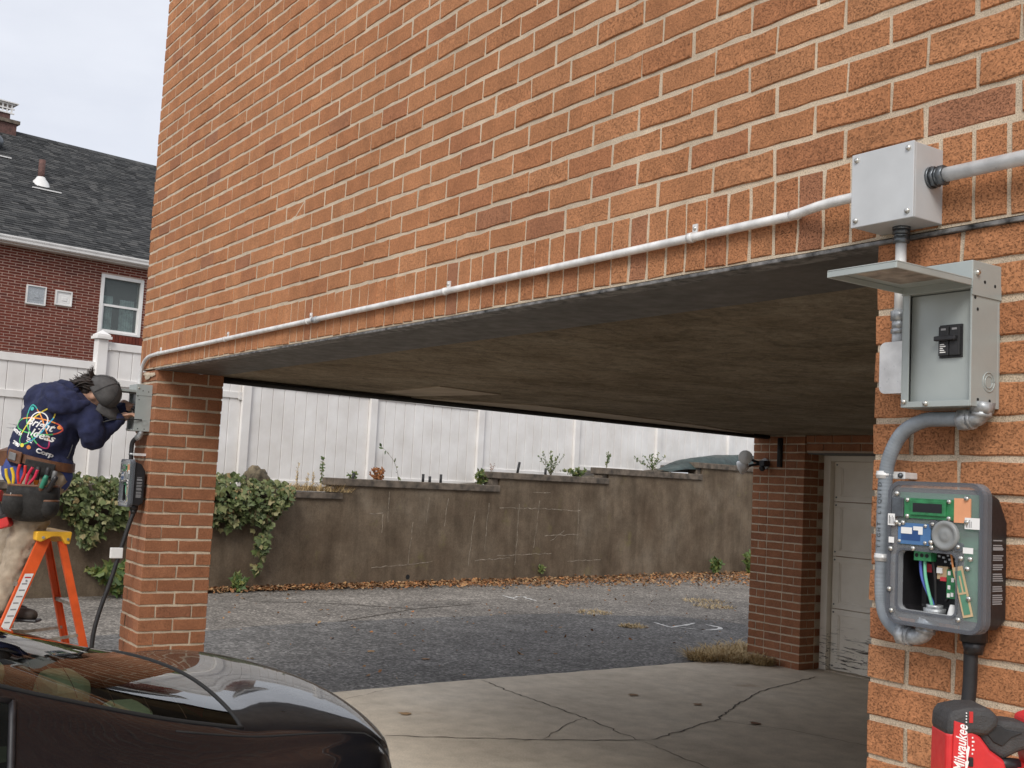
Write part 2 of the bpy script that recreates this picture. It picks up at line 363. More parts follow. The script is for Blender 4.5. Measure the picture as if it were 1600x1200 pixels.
m_weed = leafmat('weed leaves', [(0, (.045, .085, .022)), (.5, (.08, .125, .03)), (1, (.17, .17, .045))])
m_dryl = leafmat('dry grass', [(0, (.42, .30, .15)), (.5, (.56, .43, .23)), (1, (.36, .25, .12))], .9)
m_litter = leafmat('fallen leaves', [(0, (.16, .075, .035)), (.3, (.27, .125, .05)), (.55, (.20, .12, .065)), (.78, (.36, .22, .10)), (.93, (.42, .17, .06)), (1, (.46, .36, .22))], .9)
m_rustl = leafmat('rusty leaves', [(0, (.20, .07, .03)), (1, (.34, .15, .05))], .9)
m_stem = simple('plant stem', (.10, .075, .04), .9, kind='pos')
m_whitepaint = simple('worn white road paint', (.62, .61, .58), .8, var=.2, scale=20, kind='pos')
m_crack = simple('dark crack', (.09, .075, .058), 1, var=.3, kind='pos')
m_doorp = None
def doormat():
    t = NT('peeling door paint'); co = t.coord('pos'); cs = t.coord('pos', (.28, 1, 2.6))
    a = t.ramp(t.noise(co, 3, 5), [(.3, (.73, .67, .57)), (.7, (.84, .79, .70))])
    sep = t.n('SeparateXYZ'); t.l(t.n('NewGeometry').outputs['Position'], sep.inputs[0])
    low = t.ramp(t.math('ADD', sep.outputs['Z'], t.math('MULTIPLY', t.noise(co, 2.5, 3), .5)), [(.50, 1), (.72, 0)])
    pk = t.ramp(t.noise(cs, 13, 6, .7, 1.2), [(.545, 0), (.58, 1)])
    a = t.mix(a, (.085, .072, .058), t.math('MULTIPLY', pk, low)); t.bump(pk, .3, .004); return t.done(a, .65, 0, .3)
m_doorp = doormat()
m_lampglass = NT('floodlight glass').done((.80, .80, .78), .2); m_lampwhite = simple('white lamp shell', (.78, .78, .77), .35, var=.04)
m_tarp = simple('dark green tarpaulin', (.035, .055, .052), .5, var=.3, scale=4, kind='pos')
m_rock = simple('lichened rock', (.16, .13, .085), 1, var=.4, scale=9, bump=1, bs=30, kind='pos')
m_side = brick_mat('side brick', OR)
# ------------------------------------------------------------------ ground
def sheet(name, poly, z, m, jit=0, seg=0, parent=None, holes=None):
    pts = []
    for i, a in enumerate(poly):
        b = poly[(i+1) % len(poly)]; n = max(1, int(math.hypot(b[0]-a[0], b[1]-a[1])/seg)) if seg else 1
        for k in range(n):
            t = k/n; j = jit if 0 < k else 0
            pts.append((a[0]+(b[0]-a[0])*t+random.uniform(-j, j), a[1]+(b[1]-a[1])*t+random.uniform(-j, j), z))
    o = MB().add(pts, [tuple(range(len(pts)))]).build(name, m, parent)
    if o.data.polygons[0].normal.z < 0: o.data.flip_normals()
    return o
g = sheet('ground', [(-11, -150), (150, -150), (150, 150), (-60, 150)][:0] or [(-150, -150), (150, -150), (150, 150), (-150, 150)], -.012, m_asph_old); tag(g, kind='structure')
pt = sheet('asphalt_patch', [(-3.4, -4), (-6.2, -4), (-6.8, -1), (-6.96, 1.9), (-7.22, 2.9), (-7.4, 4.6), (-7.46, 6.83), (-7.15, 7.3), (-6.9, 8.3), (-5.6, 8.9), (-4.0, 8.7), (-3.5, 6.6)], -.007, m_asph_new, .03, .16); tag(pt, kind='structure')
dw = sheet('driveway', [(-3.40, -14), (14, -14), (14, 7.2), (-3.86, 7.2), (-3.84, 6.2), (-3.74, 4.25), (-3.69, 2.9), (-3.6, 1.9), (-3.5, 0)], 0, m_conc, .012, .12); tag(dw, kind='structure')
def crack(pts, w, zz=.003, name='crack', m=None, parent=None, seg=.05, jit=.016):
    P = []
    for a, b in zip(pts, pts[1:]):
        n = max(2, int(math.hypot(b[0]-a[0], b[1]-a[1])/seg))
        P += [(a[0]+(b[0]-a[0])*k/n+random.uniform(-jit, jit)*(k > 0), a[1]+(b[1]-a[1])*k/n+random.uniform(-jit, jit)*(k > 0)) for k in range(n)]
    P.append(pts[-1]); v = []
    for i, p in enumerate(P):
        q0, q1 = P[max(i-1, 0)], P[min(i+1, len(P)-1)]; dx, dy = q1[0]-q0[0], q1[1]-q0[1]; l = math.hypot(dx, dy) or 1
        e = min(i, len(P)-1-i)/3; ww = w*(.35+.65*min(1, e))*random.uniform(.6, 1.4)/2
        v += [(p[0]-dy/l*ww, p[1]+dx/l*ww, zz), (p[0]+dy/l*ww, p[1]-dx/l*ww, zz)]
    mb = MB()
    for i in range(len(P)-1): mb.add([v[2*i], v[2*i+1], v[2*i+3], v[2*i+2]], [(0, 1, 2, 3)])
    return mb.build(name, m or m_crack, parent)
crack([(-3.66, 3.19), (-3.18, 3.14), (-2.14, 3.10), (-1.42, 3.0)], .010, parent=dw)
crack([(-1.42, 3.0), (-.4, 2.9), (1.2, 2.85)], .007, parent=dw)
crack([(-1.42, 3.1), (-1.62, 3.69), (-1.72, 4.0), (-2.1, 4.62), (-2.45, 5.26), (-2.8, 6.38)], .011, parent=dw)
crack([(-1.72, 4.0), (-1.24, 4.29), (-.72, 4.41), (.3, 4.6)], .007, parent=dw)
crack([(-2.18, 1.49), (-1.7, 2.39), (-1.57, 2.68), (-1.42, 3.05)], .012, parent=dw)
crack([(-1.7, 2.4), (-1.95, 2.75), (-2.14, 3.08)], .006, parent=dw)
crack([(-3.62, 2.4), (-3.1, 1.3), (-2.2, 1.5)], .004, parent=dw)
crack([(-7.3, 3.6), (-8.2, 5.1), (-8.6, 6.4)], .03, -.008, parent=g)
crack([(-9.3, 3.4), (-8.9, 4.4), (-8.2, 5.2)], .025, -.008, parent=g)
for pl, z in (([(-9.46, 7.32), (-9.2, 7.27), (-8.91, 7.20)], -.008), ([(-9.17, 7.62), (-9.27, 7.45), (-9.07, 7.22)], -.008), ([(-9.27, 7.53), (-8.72, 7.41)], -.008)):
    crack(pl, .055, z, 'paint_mark', m_whitepaint, g, .08, .01)
for pl in ([(-6.37, 7.54), (-5.95, 7.44), (-6.06, 7.78), (-6.2, 8.07)], [(-5.93, 7.56), (-5.72, 7.64)], [(-6.05, 8.12), (-5.80, 8.11), (-5.68, 8.0), (-5.63, 7.80), (-5.62, 7.64)]):
    crack(pl, .055, -.003, 'paint_mark', m_whitepaint, pt, .06, .01)

# ------------------------------------------------------------------ lot line: retaining wall, yard, fence
S = Vector((-.1676, .9859, 0)); N = Vector((.9859, .1676, 0)); P0 = Vector((-10.4, 3.2, 0))
def WL(s, off, z): return P0-N*off+S*s+Vector((0, 0, z))
def wbox(mb, s0, s1, o0, o1, z0, z1, mi=0):
    c = [WL(s0, o0, z0), WL(s1, o0, z0), WL(s1, o1, z0), WL(s0, o1, z0), WL(s0, o0, z1), WL(s1, o0, z1), WL(s1, o1, z1), WL(s0, o1, z1)]
    return mb.add(c, [(0,3,2,1),(4,5,6,7),(0,1,5,4),(1,2,6,5),(2,3,7,6),(3,0,4,7)], mi)
ZT = [(-30, 1.38), (0, 1.42), (2.8, 1.52), (5.5, 1.68), (7.6, 1.85), (10, 2.1), (13, 2.3), (40, 2.6)]
def yard_z(s): return float(np.interp(s, [a for a, b in ZT], [b for a, b in ZT]))
mb = MB(); ss = [a for a, b in ZT]
for a, b in zip(ss, ss[1:]):
    mb.add([WL(a, .2, yard_z(a)-.06), WL(b, .2, yard_z(b)-.06), WL(b, 60, yard_z(b)), WL(a, 60, yard_z(a))], [(0, 3, 2, 1)] if False else [(0, 1, 2, 3)])
yd = mb.build('yard', m_soil); yd.data.flip_normals() if yd.data.polygons[0].normal.z < 0 else None; tag(yd, kind='structure')
rw = thing('retaining_wall', 'long stained concrete retaining wall with stepped coping below the white fence', 'wall', WL(0, 0, 0))
RWI = Matrix.Translation(-WL(0, 0, 0))
def rel(mb): mb.v = [tuple(RWI @ Vector(p)) for p in mb.v]; return mb
steps = [(-12, 2.09, 1.275, 1.365), (2.09, 5.27, 1.475, 1.585), (5.27, 8.03, 1.70, 1.81), (8.03, 10.90, 1.88, 2.0), (10.90, 24, 2.12, 2.235)]
poly = [(-12, -.3)]
mb = MB()
for i, (a, b, z0, z1) in enumerate(steps): wbox(mb, a, b, 0, .26, -.3, z0)
rel(mb).build('wall_face', m_wall, rw, fix=False)
for i, (a, b, z0, z1) in enumerate(steps):
    a2 = a-(.18 if i else 0); a3 = a2 if i else a
    wbox(mbc := MB(), a3, b-.012, -.035, .30, z0, z1); 
    # chip the coping a little so that the edge is not ruler-straight
    rel(mbc).build('coping', m_cop, rw, bevel=.012, seg=2)
    if i:
        wbox(mbk := MB(), a-.15, a-.002, .03, .24, steps[i-1][3]-.01, z0); rel(mbk).build('coping_block', m_cop, rw, bevel=.01)
for s_, z_ in ((3.41, .112),):
    mb = MB(); mb.cyl(WL(s_, .05, z_), WL(s_, -.004, z_), .038, n=18); rel(mb).build('drain_hole', m_hole, rw)
for s_, z0, h, ln in ((3.72, 1.55, .16, 0), (3.86, 1.55, .13, 0), (4.09, 1.55, .17, 0), (2.35, 1.55, .12, .02), (5.80, 1.78, .22, .05), (6.5, 1.78, .14, 0)):
    mb = MB(); mb.cyl(WL(s_, .14, z0), WL(s_+ln, .14, z0+h), .022, n=10); rel(mb).build('pipe_stub', m_blackm, rw)
def rcrack(pts, w=.012):           # thin pale repair lines on the parged face
    mb = MB()
    for (a, b), (c, d) in zip(pts, pts[1:]):
        n = max(2, int(math.hypot(c-a, d-b)/.08)); pr = None
        for k in range(n+1):
            t = k/n; s_, z_ = a+(c-a)*t+random.uniform(-.012, .012), b+(d-b)*t+random.uniform(-.012, .012)
            if pr is not None:
                dx, dz = s_-pr[0], z_-pr[1]; l = math.hypot(dx, dz) or 1; ww = w*random.uniform(.4, 1.2)/2
                mb.add([WL(pr[0]-dz/l*ww, -.004, pr[1]+dx/l*ww), WL(pr[0]+dz/l*ww, -.004, pr[1]-dx/l*ww), WL(s_+dz/l*ww, -.004, z_-dx/l*ww), WL(s_-dz/l*ww, -.004, z_+dx/l*ww)], [(0, 1, 2, 3)])
            pr = (s_, z_)
    rel(mb).build('patched_joint', m_joint, rw)
m_joint = simple('pale patched joint', (.30, .25, .19), .95, var=.3, kind='pos', scale=20)
for pts in ([(2.95, 1.42), (2.95, .95)], [(3.45, .95), (3.40, .3)], [(3.75, 1.35), (3.72, .95)], [(4.15, 1.35), (4.1, .9)], [(4.75, 1.15), (4.65, .25)], [(5.05, 1.3), (5.0, .5)], [(2.7, .27), (3.3, .30), (3.9, .34)],
            [(4.8, .35), (5.6, .38)], [(5.75, 1.3), (5.72, .25)], [(6.25, 1.35), (6.15, .55)], [(5.3, 1.22), (6.3, 1.22), (7.3, 1.2)], [(6.4, .75), (7.3, .78)], [(7.25, 1.4), (7.25, .6)], [(5.3, .42), (6.6, .45)],
            [(6.55, .66), (6.9, .84)], [(2.6, 1.08), (2.85, 1.08), (2.85, .8)], [(7.0, .3), (7.9, .33)], [(6.05, 1.5), (6.5, 1.5)]): rcrack(pts)
# white vinyl fence: every board is a piece
FO = .62
fe = thing('vinyl_fence', 'white vinyl privacy fence of vertical boards on top of the retaining wall', 'fence', WL(0, FO, 1.4))
FI = Matrix.Translation(-WL(0, FO, 1.4))
def frel(mb): mb.v = [tuple(FI @ Vector(p)) for p in mb.v]; return mb
posts = [-8.8, -6.4, -4.0, -1.46, .72, 3.0, 5.31, 7.75, 10.19, 12.67, 15.1, 17.5]
for i, p in enumerate(posts):
    zb = yard_z(p)-.05; zt = 3.25 if p < 0 else (3.3 + .12*max(0, i-4))
    mb = MB(); wbox(mb, p-.068, p+.068, FO-.06, FO+.075, zb, zt); po = frel(mb).build('post', m_white, fe, bevel=.006)
    mb = MB(); wbox(mb, p-.10, p+.10, FO-.095, FO+.11, zt, zt+.035); wbox(mb, p-.085, p+.085, FO-.08, FO+.095, zt+.035, zt+.06)
    c = WL(p, FO+.007, zt+.12); b = [WL(p-.08, FO-.075, zt+.06), WL(p+.08, FO-.075, zt+.06), WL(p+.08, FO+.09, zt+.06), WL(p-.08, FO+.09, zt+.06)]
    mb.add(b+[c], [(0, 1, 4), (1, 2, 4), (2, 3, 4), (3, 0, 4)]); frel(mb).build('post_cap', m_white, po)
for i, (a, b) in enumerate(zip(posts, posts[1:])):
    if i < 3: top, mid = 2.94, 2.48
    elif i == 3: top, mid = 3.22, 2.74
    else: top, mid = 3.15+.14*(i-4)*1.0+.1, 2.80+.14*(i-4)
    if i == 4: top, mid = 3.25, 2.95
    zb0 = yard_z((a+b)/2)-.05+(0 if i != 6 else .08)
    a1, b1 = a+.068, b-.068; n = 11; wd = (b1-a1)/n
    for z0, z1 in ((top-.10, top), (mid-.09, mid), (zb0, zb0+.075)):
        mb = MB(); wbox(mb, a1-.01, b1+.01, FO-.026, FO+.045, z0, z1); frel(mb).build('rail', m_white, fe, bevel=.004)
    for k in range(n):
        for z0, z1 in ((zb0+.07, mid-.08), (mid-.01, top-.09)):
            j = random.uniform(-.0025, .0025)
            mb = MB(); wbox(mb, a1+k*wd+.004, a1+(k+1)*wd-.004, FO-.006+j, FO+.026+j, z0, z1); frel(mb).build('board', m_white, fe, bevel=.004, seg=1)
    if i in (3,):
        for z0 in (top-.05, mid-.05):
            mb = MB(); wbox(mb, (a1 if True else b1)-.002, a1+.055, FO-.036, FO-.022, z0-.055, z0+.055); frel(mb).build('bracket', m_white, fe)
            mb = MB(); wbox(mb, b1-.055, b1+.002, FO-.036, FO-.022, z0-.055, z0+.055); br = frel(mb).build('bracket', m_white, fe)
            for dz in (-.03, .03):
                for q in (a1+.027, b1-.027):
                    mb = MB(); mb.cyl(WL(q, FO-.035, z0+dz), WL(q, FO-.040, z0+dz), .008, n=8); frel(mb).build('screw', m_galv, br)

# ------------------------------------------------------------------ neighbouring house
HO = 13.0
ho = thing('neighbour_house', 'dark red brick house with charcoal shingle roof behind the white fence', 'house', WL(2, HO, 1.4))
HI = Matrix.Translation(-WL(2, HO, 1.4))
def hrel(mb): mb.v = [tuple(HI @ Vector(p)) for p in mb.v]; return mb
HS0, HS1, HZ0, HZ1 = -7.0, 9.5, 1.3, 6.52
win = (3.80, 4.90, 4.77, 6.22); vents = ((2.03, 2.49, 5.22, 5.67), (2.71, 3.11, 5.29, 5.645))
mb = MB(); wbox(mb, HS0, win[0]+.02, HO+.012, HO+.3, HZ0, HZ1); wbox(mb, win[1]-.02, HS1, HO+.012, HO+.3, HZ0, HZ1); wbox(mb, win[0]+.02, win[1]-.02, HO+.012, HO+.3, HZ0, win[2]+.02); wbox(mb, win[0]+.02, win[1]-.02, HO+.012, HO+.3, win[3]-.02, HZ1)
wbox(mb, HS0, HS1, HO+1.6, HO+9, HZ0, HZ1); wbox(mb, HS0, HS0+.3, HO+.3, HO+1.6, HZ0, HZ1); wbox(mb, HS1-.3, HS1, HO+.3, HO+1.6, HZ0, HZ1); hw = hrel(mb).build('wall', m_mortar_h, ho)
ch_, lh_ = .0664, .292; mb = MB(); k = 0; z = HZ1-.005
while z > 2.2:
    x = HS0+(k % 2)*lh_/2+random.uniform(-.01, .01)
    while x < HS1-.3:
        if x > HS0-.1:
            a, b, z0, z1 = x+.008, x+lh_-.010, z-ch_+.0165, z
            clip = False
            for v in (win,)+vents:
                if a < v[1] and b > v[0] and z0 < v[3]-.01 and z1 > v[2]+.01: clip = True; vv = v
            if not clip: wbox(mb, a, b, HO+.005, HO+.03, z0, z1)
            else:
                if a < vv[0]-.04: wbox(mb, a, vv[0], HO+.005, HO+.03, z0, z1)
                if b > vv[1]+.04: wbox(mb, vv[1], b, HO+.005, HO+.03, z0, z1)
        x += lh_
    z -= ch_; k += 1
tag(hrel(mb).build('brickwork', m_brick_red, hw), kind='stuff')
# sill of headers under the window
for q in range(14):
    mb = MB(); wbox(mb, win[0]-.06+q*.088, win[0]-.06+q*.088+.076, HO-.03, HO+.05, win[2]-.20, win[2]-.012); hrel(mb).build('sill_brick', m_brick_red, ho)
# window
wn = MB(); wa, wb, wc, wd_ = win
for a, b, c, d in ((wa, wa+.085, wc, wd_), (wb-.085, wb, wc, wd_), (wa+.085, wb-.085, wd_-.085, wd_), (wa+.085, wb-.085, wc, wc+.06)): wbox(wn, a, b, HO-.03, HO+.05, c, d)
wn = hrel(wn).build('window', m_trim, ho, bevel=.008)
ms = MB(); zm = (wc+wd_)/2-.03
for c, d, o in ((zm-.025, zm+.03, 0), (wc+.06, wc+.10, 0)): wbox(ms, wa+.085, wb-.085, HO+.0+o, HO+.035, c, d)
for a in (wa+.085, wb-.12): wbox(ms, a, a+.035, HO+.003, HO+.035, wc+.06, zm)
hrel(ms).build('sash', m_trim, wn)
ms = MB(); wbox(ms, wa+.08, wb-.08, HO+.022, HO+.03, wc+.05, zm); hrel(ms).build('pane', m_winglass, wn)
ms = MB(); wbox(ms, wa+.08, wb-.08, HO+.032, HO+.038, zm, wd_-.07); hrel(ms).build('pane', m_winglass, wn)
ms = MB(); wbox(ms, wa-.3, wb+.3, HO+.95, HO+1.0, wc-.3, wd_+.2); hrel(ms).build('room_back', m_cabin, wn)
for a, b, c, d in ((wa+.11, wa+.42, wc+.1, zm+.25), (wb-.50, wb-.12, wc+.1, zm+.20)):
    ms = MB(); vs = []
    for q in range(25):
        x = a-.03+(b-a)*q/24; y = HO+.12+.018*math.sin(q*1.6); vs += [WL(x, y, c-.1), WL(x, y, d)]
    ms.add(vs, [(2*q, 2*q+2, 2*q+3, 2*q+1) for q in range(24)], 0, True); hrel(ms).build('curtain', m_curtain, wn)
for (a, b, c, d), mm in zip(vents, (m_zinc, m_trim)):
    v = MB(); t_ = .028
    for e in ((a, a+t_, c, d), (b-t_, b, c, d), (a+t_, b-t_, d-t_, d), (a+t_, b-t_, c, c+t_)): wbox(v, e[0], e[1], HO-.05, HO+.04, e[2], e[3])
    v = hrel(v).build('wall_vent', m_trim, ho)
    q = MB(); wbox(q, a+t_, b-t_, HO-.02, HO+.02, c+t_, d-t_); hrel(q).build('vent_plate', mm, v)
    q = MB(); cx, cz = (a+b)/2+.02, (c+d)/2-.02
    for w_, h_ in ((.13, .10), (.06, .045)):
        wbox(q, cx-w_, cx+w_, HO-.026-.01*(w_ < .1), HO-.015, cz-h_, cz+h_)
    hrel(q).build('vent_flap', mm, v, bevel=.01)
# eave, gutter, roof
e = MB(); wbox(e, HS0-.2, HS1+.2, HO-.28, HO+.05, 6.50, 6.54); hrel(e).build('soffit', m_trim, ho)
e = MB()
prof = [(-.42, 6.665), (-.42, 6.63), (-.405, 6.60), (-.40, 6.555), (-.37, 6.53), (-.30, 6.52), (-.28, 6.52), (-.28, 6.66)]
n = len(prof); va = [WL(HS0-.2, HO+o, z) for o, z in prof]+[WL(HS1+.2, HO+o, z) for o, z in prof]
e.add(va, [(i, i+1, n+i+1, n+i) for i in range(n-1)]); gt = hrel(e).build('gutter', m_trim, ho)
e = MB(); wbox(e, HS0-.2, HS1+.2, HO-.425, HO-.415, 6.642, 6.675); hrel(e).build('gutter_lip', m_trim, gt)
RO, RZ = 6.0, 10.86          # ridge offset from the wall plane and height
def roofp(s, t, h=0):        # t 0 eave .. 1 ridge
    nrm = (-(RZ-6.62), RO+.36); l = math.hypot(*nrm); return WL(s, HO-.36+t*(RO+.36)+nrm[0]/l*h, 6.62+t*(RZ-6.62)+nrm[1]/l*h)
e = MB(); e.add([roofp(HS0-.3, 0), roofp(HS1+.3, 0), roofp(HS1+.3, 1), roofp(HS0-.3, 1), WL(HS0-.3, HO+2*RO, 6.62), WL(HS1+.3, HO+2*RO, 6.62)], [(0, 1, 2, 3), (3, 2, 5, 4)])
rf = hrel(e).build('roof', m_shing, ho)
e = MB(); rows = 58; sl = math.hypot(RZ-6.62, RO+.36); ex = 1/rows
for i in range(rows):
    s_ = HS0-.3-random.uniform(0, .2)
    while s_ < HS1+.05:
        w_ = random.choice((.15, .19, .24, .30)); t0 = i*ex; t1 = min(1, t0+ex*1.12); h = .012+random.choice((0, .004, .010))
        e.add([roofp(s_, t0, h), roofp(s_+w_-.004, t0, h), roofp(s_+w_-.004, t1, .004), roofp(s_, t1, .004), roofp(s_, t0, 0), roofp(s_+w_-.004, t0, 0)], [(0, 1, 2, 3), (4, 5, 1, 0)])
        s_ += w_
tag(hrel(e).build('shingles', m_shing, rf), kind='stuff')
e = MB()
s_ = HS0-.3
while s_ < HS1:
    e.add([roofp(s_, .975, .018), roofp(s_+.31, .975, .018), WL(s_+.31, HO+RO, RZ+.035), WL(s_, HO+RO, RZ+.035), WL(s_, HO+RO+.2, RZ-.1), WL(s_+.31, HO+RO+.2, RZ-.1)], [(0, 1, 2, 3), (3, 2, 5, 4)]); s_ += .3
hrel(e).build('ridge_cap', m_shing, rf)
def roof_at(px_s, t): return roofp(px_s, t)
b0 = roof_at(3.23, .52)
e = MB(); e.cyl(b0-Vector((0, 0, .1)), b0+Vector((0, 0, .62)), .085, n=14); vp = hrel(e).build('vent_pipe', m_clay, rf)
e = MB(); e.lathe([(.26, -.14), (.20, .02), (.13, .10), (.10, .16)], b0, (0, 0, 1), 16); hrel(e).build('flashing', m_trim, vp)
e = MB(); q0, q1 = roofp(2.88, .455, .03), roofp(3.62, .455, .03); e.beam(q0, q1, .06, .03); hrel(e).build('flashing_edge', m_trim, vp)
b1 = roof_at(2.42, .78)
e = MB(); e.ball(b1+Vector((0, 0, .14)), (.34, .34, .26), 18); dv = hrel(e).build('dome_vent', m_fit_d, rf)
e = MB(); e.beam(roofp(1.95, .69, .03), roofp(2.80, .69, .03), .08, .03); hrel(e).build('flashing_edge', m_trim, dv)
# chimney with a white metal cage
e = MB(); wbox(e, 2.2, 3.45, HO+RO-.3, HO+RO+.6, 9.8, 11.0); cm = hrel(e).build('chimney', m_clay, rf)
e = MB(); wbox(e, 2.14, 3.52, HO+RO-.36, HO+RO+.66, 11.0, 11.10); hrel(e).build('chimney_crown', m_cop, cm)
e = MB(); wbox(e, 2.3, 3.30, HO+RO-.15, HO+RO+.45, 11.10, 11.30); hrel(e).build('flue', m_clay, cm)
e = MB()
for k in range(9): wbox(e, 2.3+k*.125, 2.34+k*.125, HO+RO-.18, HO+RO-.15, 11.3, 11.58)
for z0 in (11.3, 11.43, 11.56): wbox(e, 2.28, 3.40, HO+RO-.185, HO+RO-.145, z0, z0+.035)
wbox(e, 2.25, 3.48, HO+RO-.25, HO+RO+.55, 11.60, 11.63); hrel(e).build('flue_cage', m_trim, cm)
# ------------------------------------------------------------------ the brick building with its carport
C = .0813; ZS = 2.4695; ZL = 2.2625; XL = -3.05; XR = 5.6
bd = thing('brick_building', 'orange brick building overhanging an open carport on brick pillars', 'building', (0, 0, 0))
DEP = .06
def brick_mesh(l, h, seed, depth=DEP, ch=.0028, jit=.0022):
    rn = random.Random(seed); nx = 4 if l > h*1.3 else 1; nz = 1 if l > h*1.3 else (4 if h > l*1.3 else 1)
    per = [(-l/2+l*i/nx, -h/2) for i in range(nx)]+[(l/2, -h/2+h*i/nz) for i in range(nz)]+[(l/2-l*i/nx, h/2) for i in range(nx)]+[(-l/2, h/2-h*i/nz) for i in range(nz)]
    per = [(a+rn.uniform(-jit, jit), b+rn.uniform(-jit, jit)) for a, b in per]; n = len(per)
    def ins(a, b):
        sx = -1 if a > 0 else 1; sz = -1 if b > 0 else 1
        return (a+sx*ch*(abs(abs(a)-l/2) < .004), b+sz*ch*(abs(abs(b)-h/2) < .004))
    q = [ins(a, b) for a, b in per]; fy = rn.uniform(-.0012, .0012)
    vs = [(a, ch, b) for a, b in per]+[(a, fy+rn.uniform(-.0006, .0006), b) for a, b in q]+[(a, depth, b) for a, b in per]
    fs = [tuple(range(n, 2*n))]+[(i, (i+1) % n, n+(i+1) % n, n+i) for i in range(n)]+[((i+1) % n, i, 2*n+i, 2*n+(i+1) % n) for i in range(n)]
    return vs, fs
LST, HST, LSO = .2090, .0675, .0708
VAR = {}
def variants(kind, l, h, nv, m):
    key = (kind, round(l, 3), round(h, 3), m.name)
    if key not in VAR:
        out = []
        for k in range(nv):
            vs, fs = brick_mesh(l, h, hash((kind, k)) % 9999+k*17 if False else k*31+len(kind)*7)
            me = bpy.data.meshes.new('brick'); me.from_pydata(vs, [], fs); me.materials.append(m); out.append((me, vs, fs))
        VAR[key] = out
    return VAR[key]
BR = []      # (owner, centre, l, h, rotz, material, visible)
def addb(owner, c, l, h, rz, m, vis=True, d=DEP): BR.append((owner, Vector(c), l, h, rz, m, vis, d))
# front wall core and its bricks
mb = MB(); mb.box((XL+.008, .0030, ZL+.004), (XR, .30, 5.7)); fw = mb.build('front_wall', m_mortar, bd)
rg = random.Random(3)
m = -39
while m*.0795 < 3.6:
    x0 = m*.0795; a, b = max(x0+.0044, XL), min(x0+.0795-.0044, XR)
    if b-a > .02: addb(fw, ((a+b)/2+rg.uniform(-.0012, .0012), rg.uniform(-.0015, .001), (ZL+.010+ZS-.007)/2+rg.uniform(-.002, .002)), b-a, ZS-ZL-.017, 0, m_brick)
    m += 1
k = 0
while ZS+k*C < 5.6:
    off = .8505 if k % 2 == 0 else .9725
    x = off-.219*19+rg.uniform(-.006, .006)
    while x < 4.6:
        wob = rg.uniform(-.003, .003); a, b = max(x+.0046, XL), min(x+.219-.0058+wob, XR)
        if b-a > .012: addb(fw, ((a+b)/2, rg.uniform(-.0022, .0014), ZS+k*C+C/2+.001+rg.uniform(-.0018, .0018)), b-a, HST+rg.uniform(-.0015, .0015), 0, m_brick, x < 3.4)
        x += .219
    k += 1
# pillars, bonded corners
def run(L, first):
    o = []; x = 0; ln = first
    while x < L-.012:
        e = min(x+ln, L)
        if L-e < .05 and L-e > 1e-4: e = L
        o.append((x, e)); x = e+.0095; ln = LST
    return o
def pillar(x0, x1, y0, y1, z0, z1, faces='fblr', mat=None, name='pillar', ztop=ZL, split_vis='f'):
    mb = MB(); mb.box((x0+.0045, y0+.0045, z0), (x1-.0045, y1-.0045, z1)); core = mb.build(name, m_mortar, bd)
    wx, wy = x1-x0, y1-y0; j = 0; D = .095
    while True:
        zt = ztop-j*C-.0075; zb = zt-HST
        if zb < z0-.05: break
        if zt <= z1+.006:
            zc = (zt+zb)/2; A = j % 2 == 0
            for fc in faces:
                L = wx if fc in 'fb' else wy; full = A == (fc in 'fb')
                seg = run(L, LST) if full else [(a+D+.0095, b+D+.0095) for a, b in run(L-2*(D+.0095), LST if L-2*(D+.0095) < .24 else .10)]
                for a, b in seg:
                    if b-a < .015: continue
                    mid = (a+b)/2; jy = rg.uniform(-.0016, .0010); dd = D if full else .05
                    if fc == 'f': addb(core, (x0+mid, y0+jy, zc), b-a, HST, 0, mat, fc in split_vis, dd)
                    if fc == 'b': addb(core, (x1-mid, y1-jy, zc), b-a, HST, math.pi, mat, False, dd)
                    if fc == 'r': addb(core, (x1-jy, y0+mid, zc), b-a, HST, math.pi/2, mat, fc in split_vis, dd)
                    if fc == 'l': addb(core, (x0+jy, y1-mid, zc), b-a, HST, -math.pi/2, mat, fc in split_vis, dd)
        j += 1
    return core
ZP = ZL-.010
pl_ = pillar(XL, -2.672, .004, .43, -.05, ZP, 'frbl', m_brick_shaded, split_vis='fr')
pr_ = pillar(2.70, 3.70, .004, .50, -.05, ZP, 'fl', m_brick, split_vis='f')
pb_ = pillar(-3.79, -3.115, 6.49, 6.80, -.05, ZL+.02, 'frl', m_brick_shaded, name='rear_pillar', split_vis='fr')
# smear of mortar at the head of the left pillar
pp = []
for i in range(26):
    a = 2*math.pi*i/26; r = 1+.25*math.sin(3*a+1)+rg.uniform(-.2, .2); pp.append((-2.83+.115*r*math.cos(a), -.0065, 2.226+.021*r*math.sin(a)))
MB().add(pp+[(-2.83, -.012, 2.226)], [(i, (i+1) % 26, 26) for i in range(26)]).build('mortar_smear', m_mortar, pl_)
